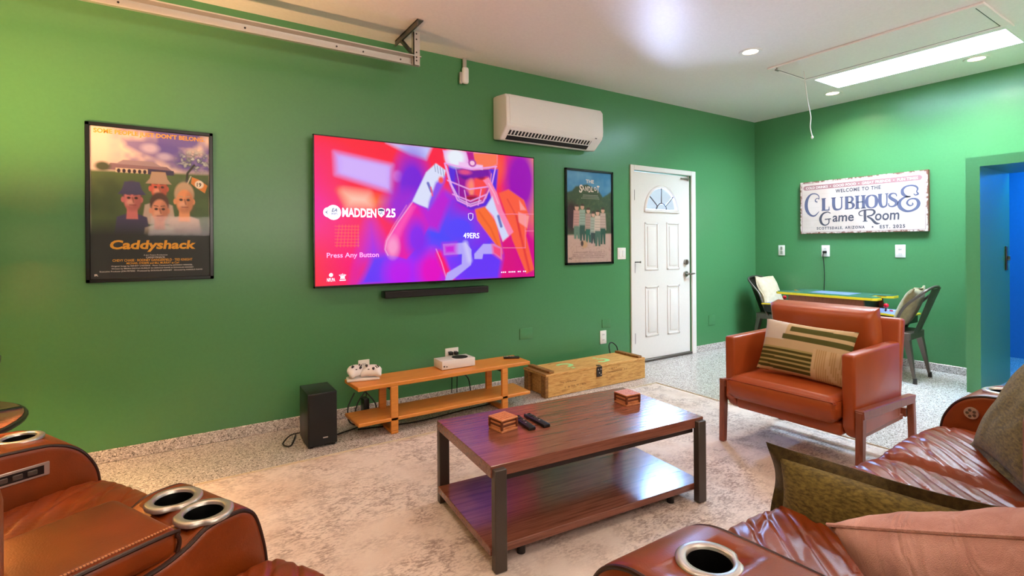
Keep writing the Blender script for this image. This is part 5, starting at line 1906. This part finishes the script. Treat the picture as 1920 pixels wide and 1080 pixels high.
for s in (-1, 1):
    b = NB()
    prism(b, [(s * .36, .585), (s * .68, .565), (s * .68, .49), (s * .36, .46)], 'x', -.19, .19)
    cpn = part('control_box', b, M['black'], t, smooth=False)
    b = NB()
    prism(b, [(s * .36, .588), (s * .70, .567), (s * .70, .582), (s * .36, .604)], 'x', -.21, .21)
    part('panel_edge', b, M['yellow'], t, smooth=False)
    b = NB()
    prism(b, [(s * .37, .604), (s * .685, .584), (s * .685, .5855), (s * .37, .6055)], 'x', -.195, .195)
    part('control_panel', b, M['bluepanel'], t, smooth=False)
    b = cyl(NB(), (-.06, s * .50, .596), (-.06, s * .505, .64), .006, seg=10)
    part('joystick_shaft', b, M['black'], t)
    part('joystick_ball', sphere(NB(), (-.06, s * .506, .655), .023, 18), M['redball'], t)
    for k in range(4):
        part('button', cyl(NB(), (.02 + .045 * (k % 2), s * (.47 + .05 * (k // 2)), .594 - .003 * (k // 2)), (.02 + .045 * (k % 2), s * (.47 + .05 * (k // 2)), .604), .014, seg=14), M['white'] if k % 2 else M['redball'], t)

def metal_chair(label, loc, rz, cushion_mat, seed):
    t = thing('metal_chair', label, 'chair', loc, rz)
    part('seat', prism(NB(), [(-.19, -.17), (.19, -.17), (.2, .18), (-.2, .18)], 'z', .438, .456, .008, 2), M['gunmetal'], t)
    b = NB()
    for q in ((-.19, .19, -.178, -.165), (-.2, .2, .172, .185), (-.2, -.185, -.17, .18), (.185, .2, -.17, .18)):
        box(b, *q, .385, .45, .004, 1)
    part('seat_skirt', b, M['gunmetal'], t)
    for sx in (-1, 1):
        for sy in (-1, 1):
            b = NB()
            p0, p1 = Vector((sx * .165, sy * .145 + .005, .43)), Vector((sx * .205, sy * .215, .012))
            rows = []
            for f, wd in ((0, .062), (.35, .05), (.8, .027), (1, .022)):
                c = p0.lerp(p1, f)
                rows.append([b.verts.new((c.x + dx * wd / 2, c.y + dy * wd * .42, c.z)) for dx, dy in ((-1, -1), (1, -1), (1, 1), (-1, 1))])
            for A, B in zip(rows, rows[1:]):
                for k in range(4):
                    b.faces.new((A[k], A[(k + 1) % 4], B[(k + 1) % 4], B[k]))
            b.faces.new(rows[0])
            b.faces.new(rows[-1][::-1])
            leg = part('leg', b, M['gunmetal'], t)
            part('foot_cap', cyl(NB(), (p1.x, p1.y, 0), (p1.x, p1.y, .05), .017, .015, 10), M['darkgrey'], leg)
    hoop = catmull([(-.205, -.02, .43), (-.205, -.07, .54), (-.20, -.13, .68), (-.19, -.245, .80), (-.15, -.30, .855), (0, -.315, .875), (.15, -.30, .855), (.19, -.245, .80), (.20, -.13, .68), (.205, -.07, .54), (.205, -.02, .43)], 6)
    part('back_hoop', tube(NB(), hoop, .0125, 10), M['gunmetal'], t)
    b = NB()
    surf(b, lambda u, v: Vector(((u - .5) * (.19 + .08 * v), -.175 - .145 * v - .012 * math.sin(PI * u), .44 + .42 * v)), 8, 12)
    bmesh.ops.solidify(b, geom=b.faces[:], thickness=.003)
    part('back_splat', b, M['gunmetal'], t)
    return t
ch1 = metal_chair('gunmetal metal chair with a khaki cushion at the blue doorway end of the arcade table', (5.72, 2.10, 0), R(3), None, 1)
ch2 = dup(ch1, (5.97, 3.36, 0), R(178), 'gunmetal metal chair with a cream cushion at the corner end of the arcade table')
def on_chair(ch, name, label, mat, w, h, th, loc, tilt, seed):
    mt = Matrix.Translation(ch.location) @ Matrix.Rotation(ch.rotation_euler.z, 4, 'Z')
    return pillow(name, label, w, h, th, mt @ Matrix.Translation(loc) @ Matrix.Rotation(R(tilt), 4, 'X'), mat, 'cushions on the metal chairs', flange=.008, n=24, seed=seed, wr=.008, pinch=.05)
on_chair(ch1, 'chair_cushion', 'khaki cushion standing upright on the metal chair near the blue doorway', M['beige'], .36, .40, .13, (0, -.115, .672), 22, 4)
on_chair(ch2, 'chair_cushion', 'cream cushion standing upright on the metal chair in the room corner', M['cream'], .37, .42, .13, (0, -.115, .68), 22, 6)
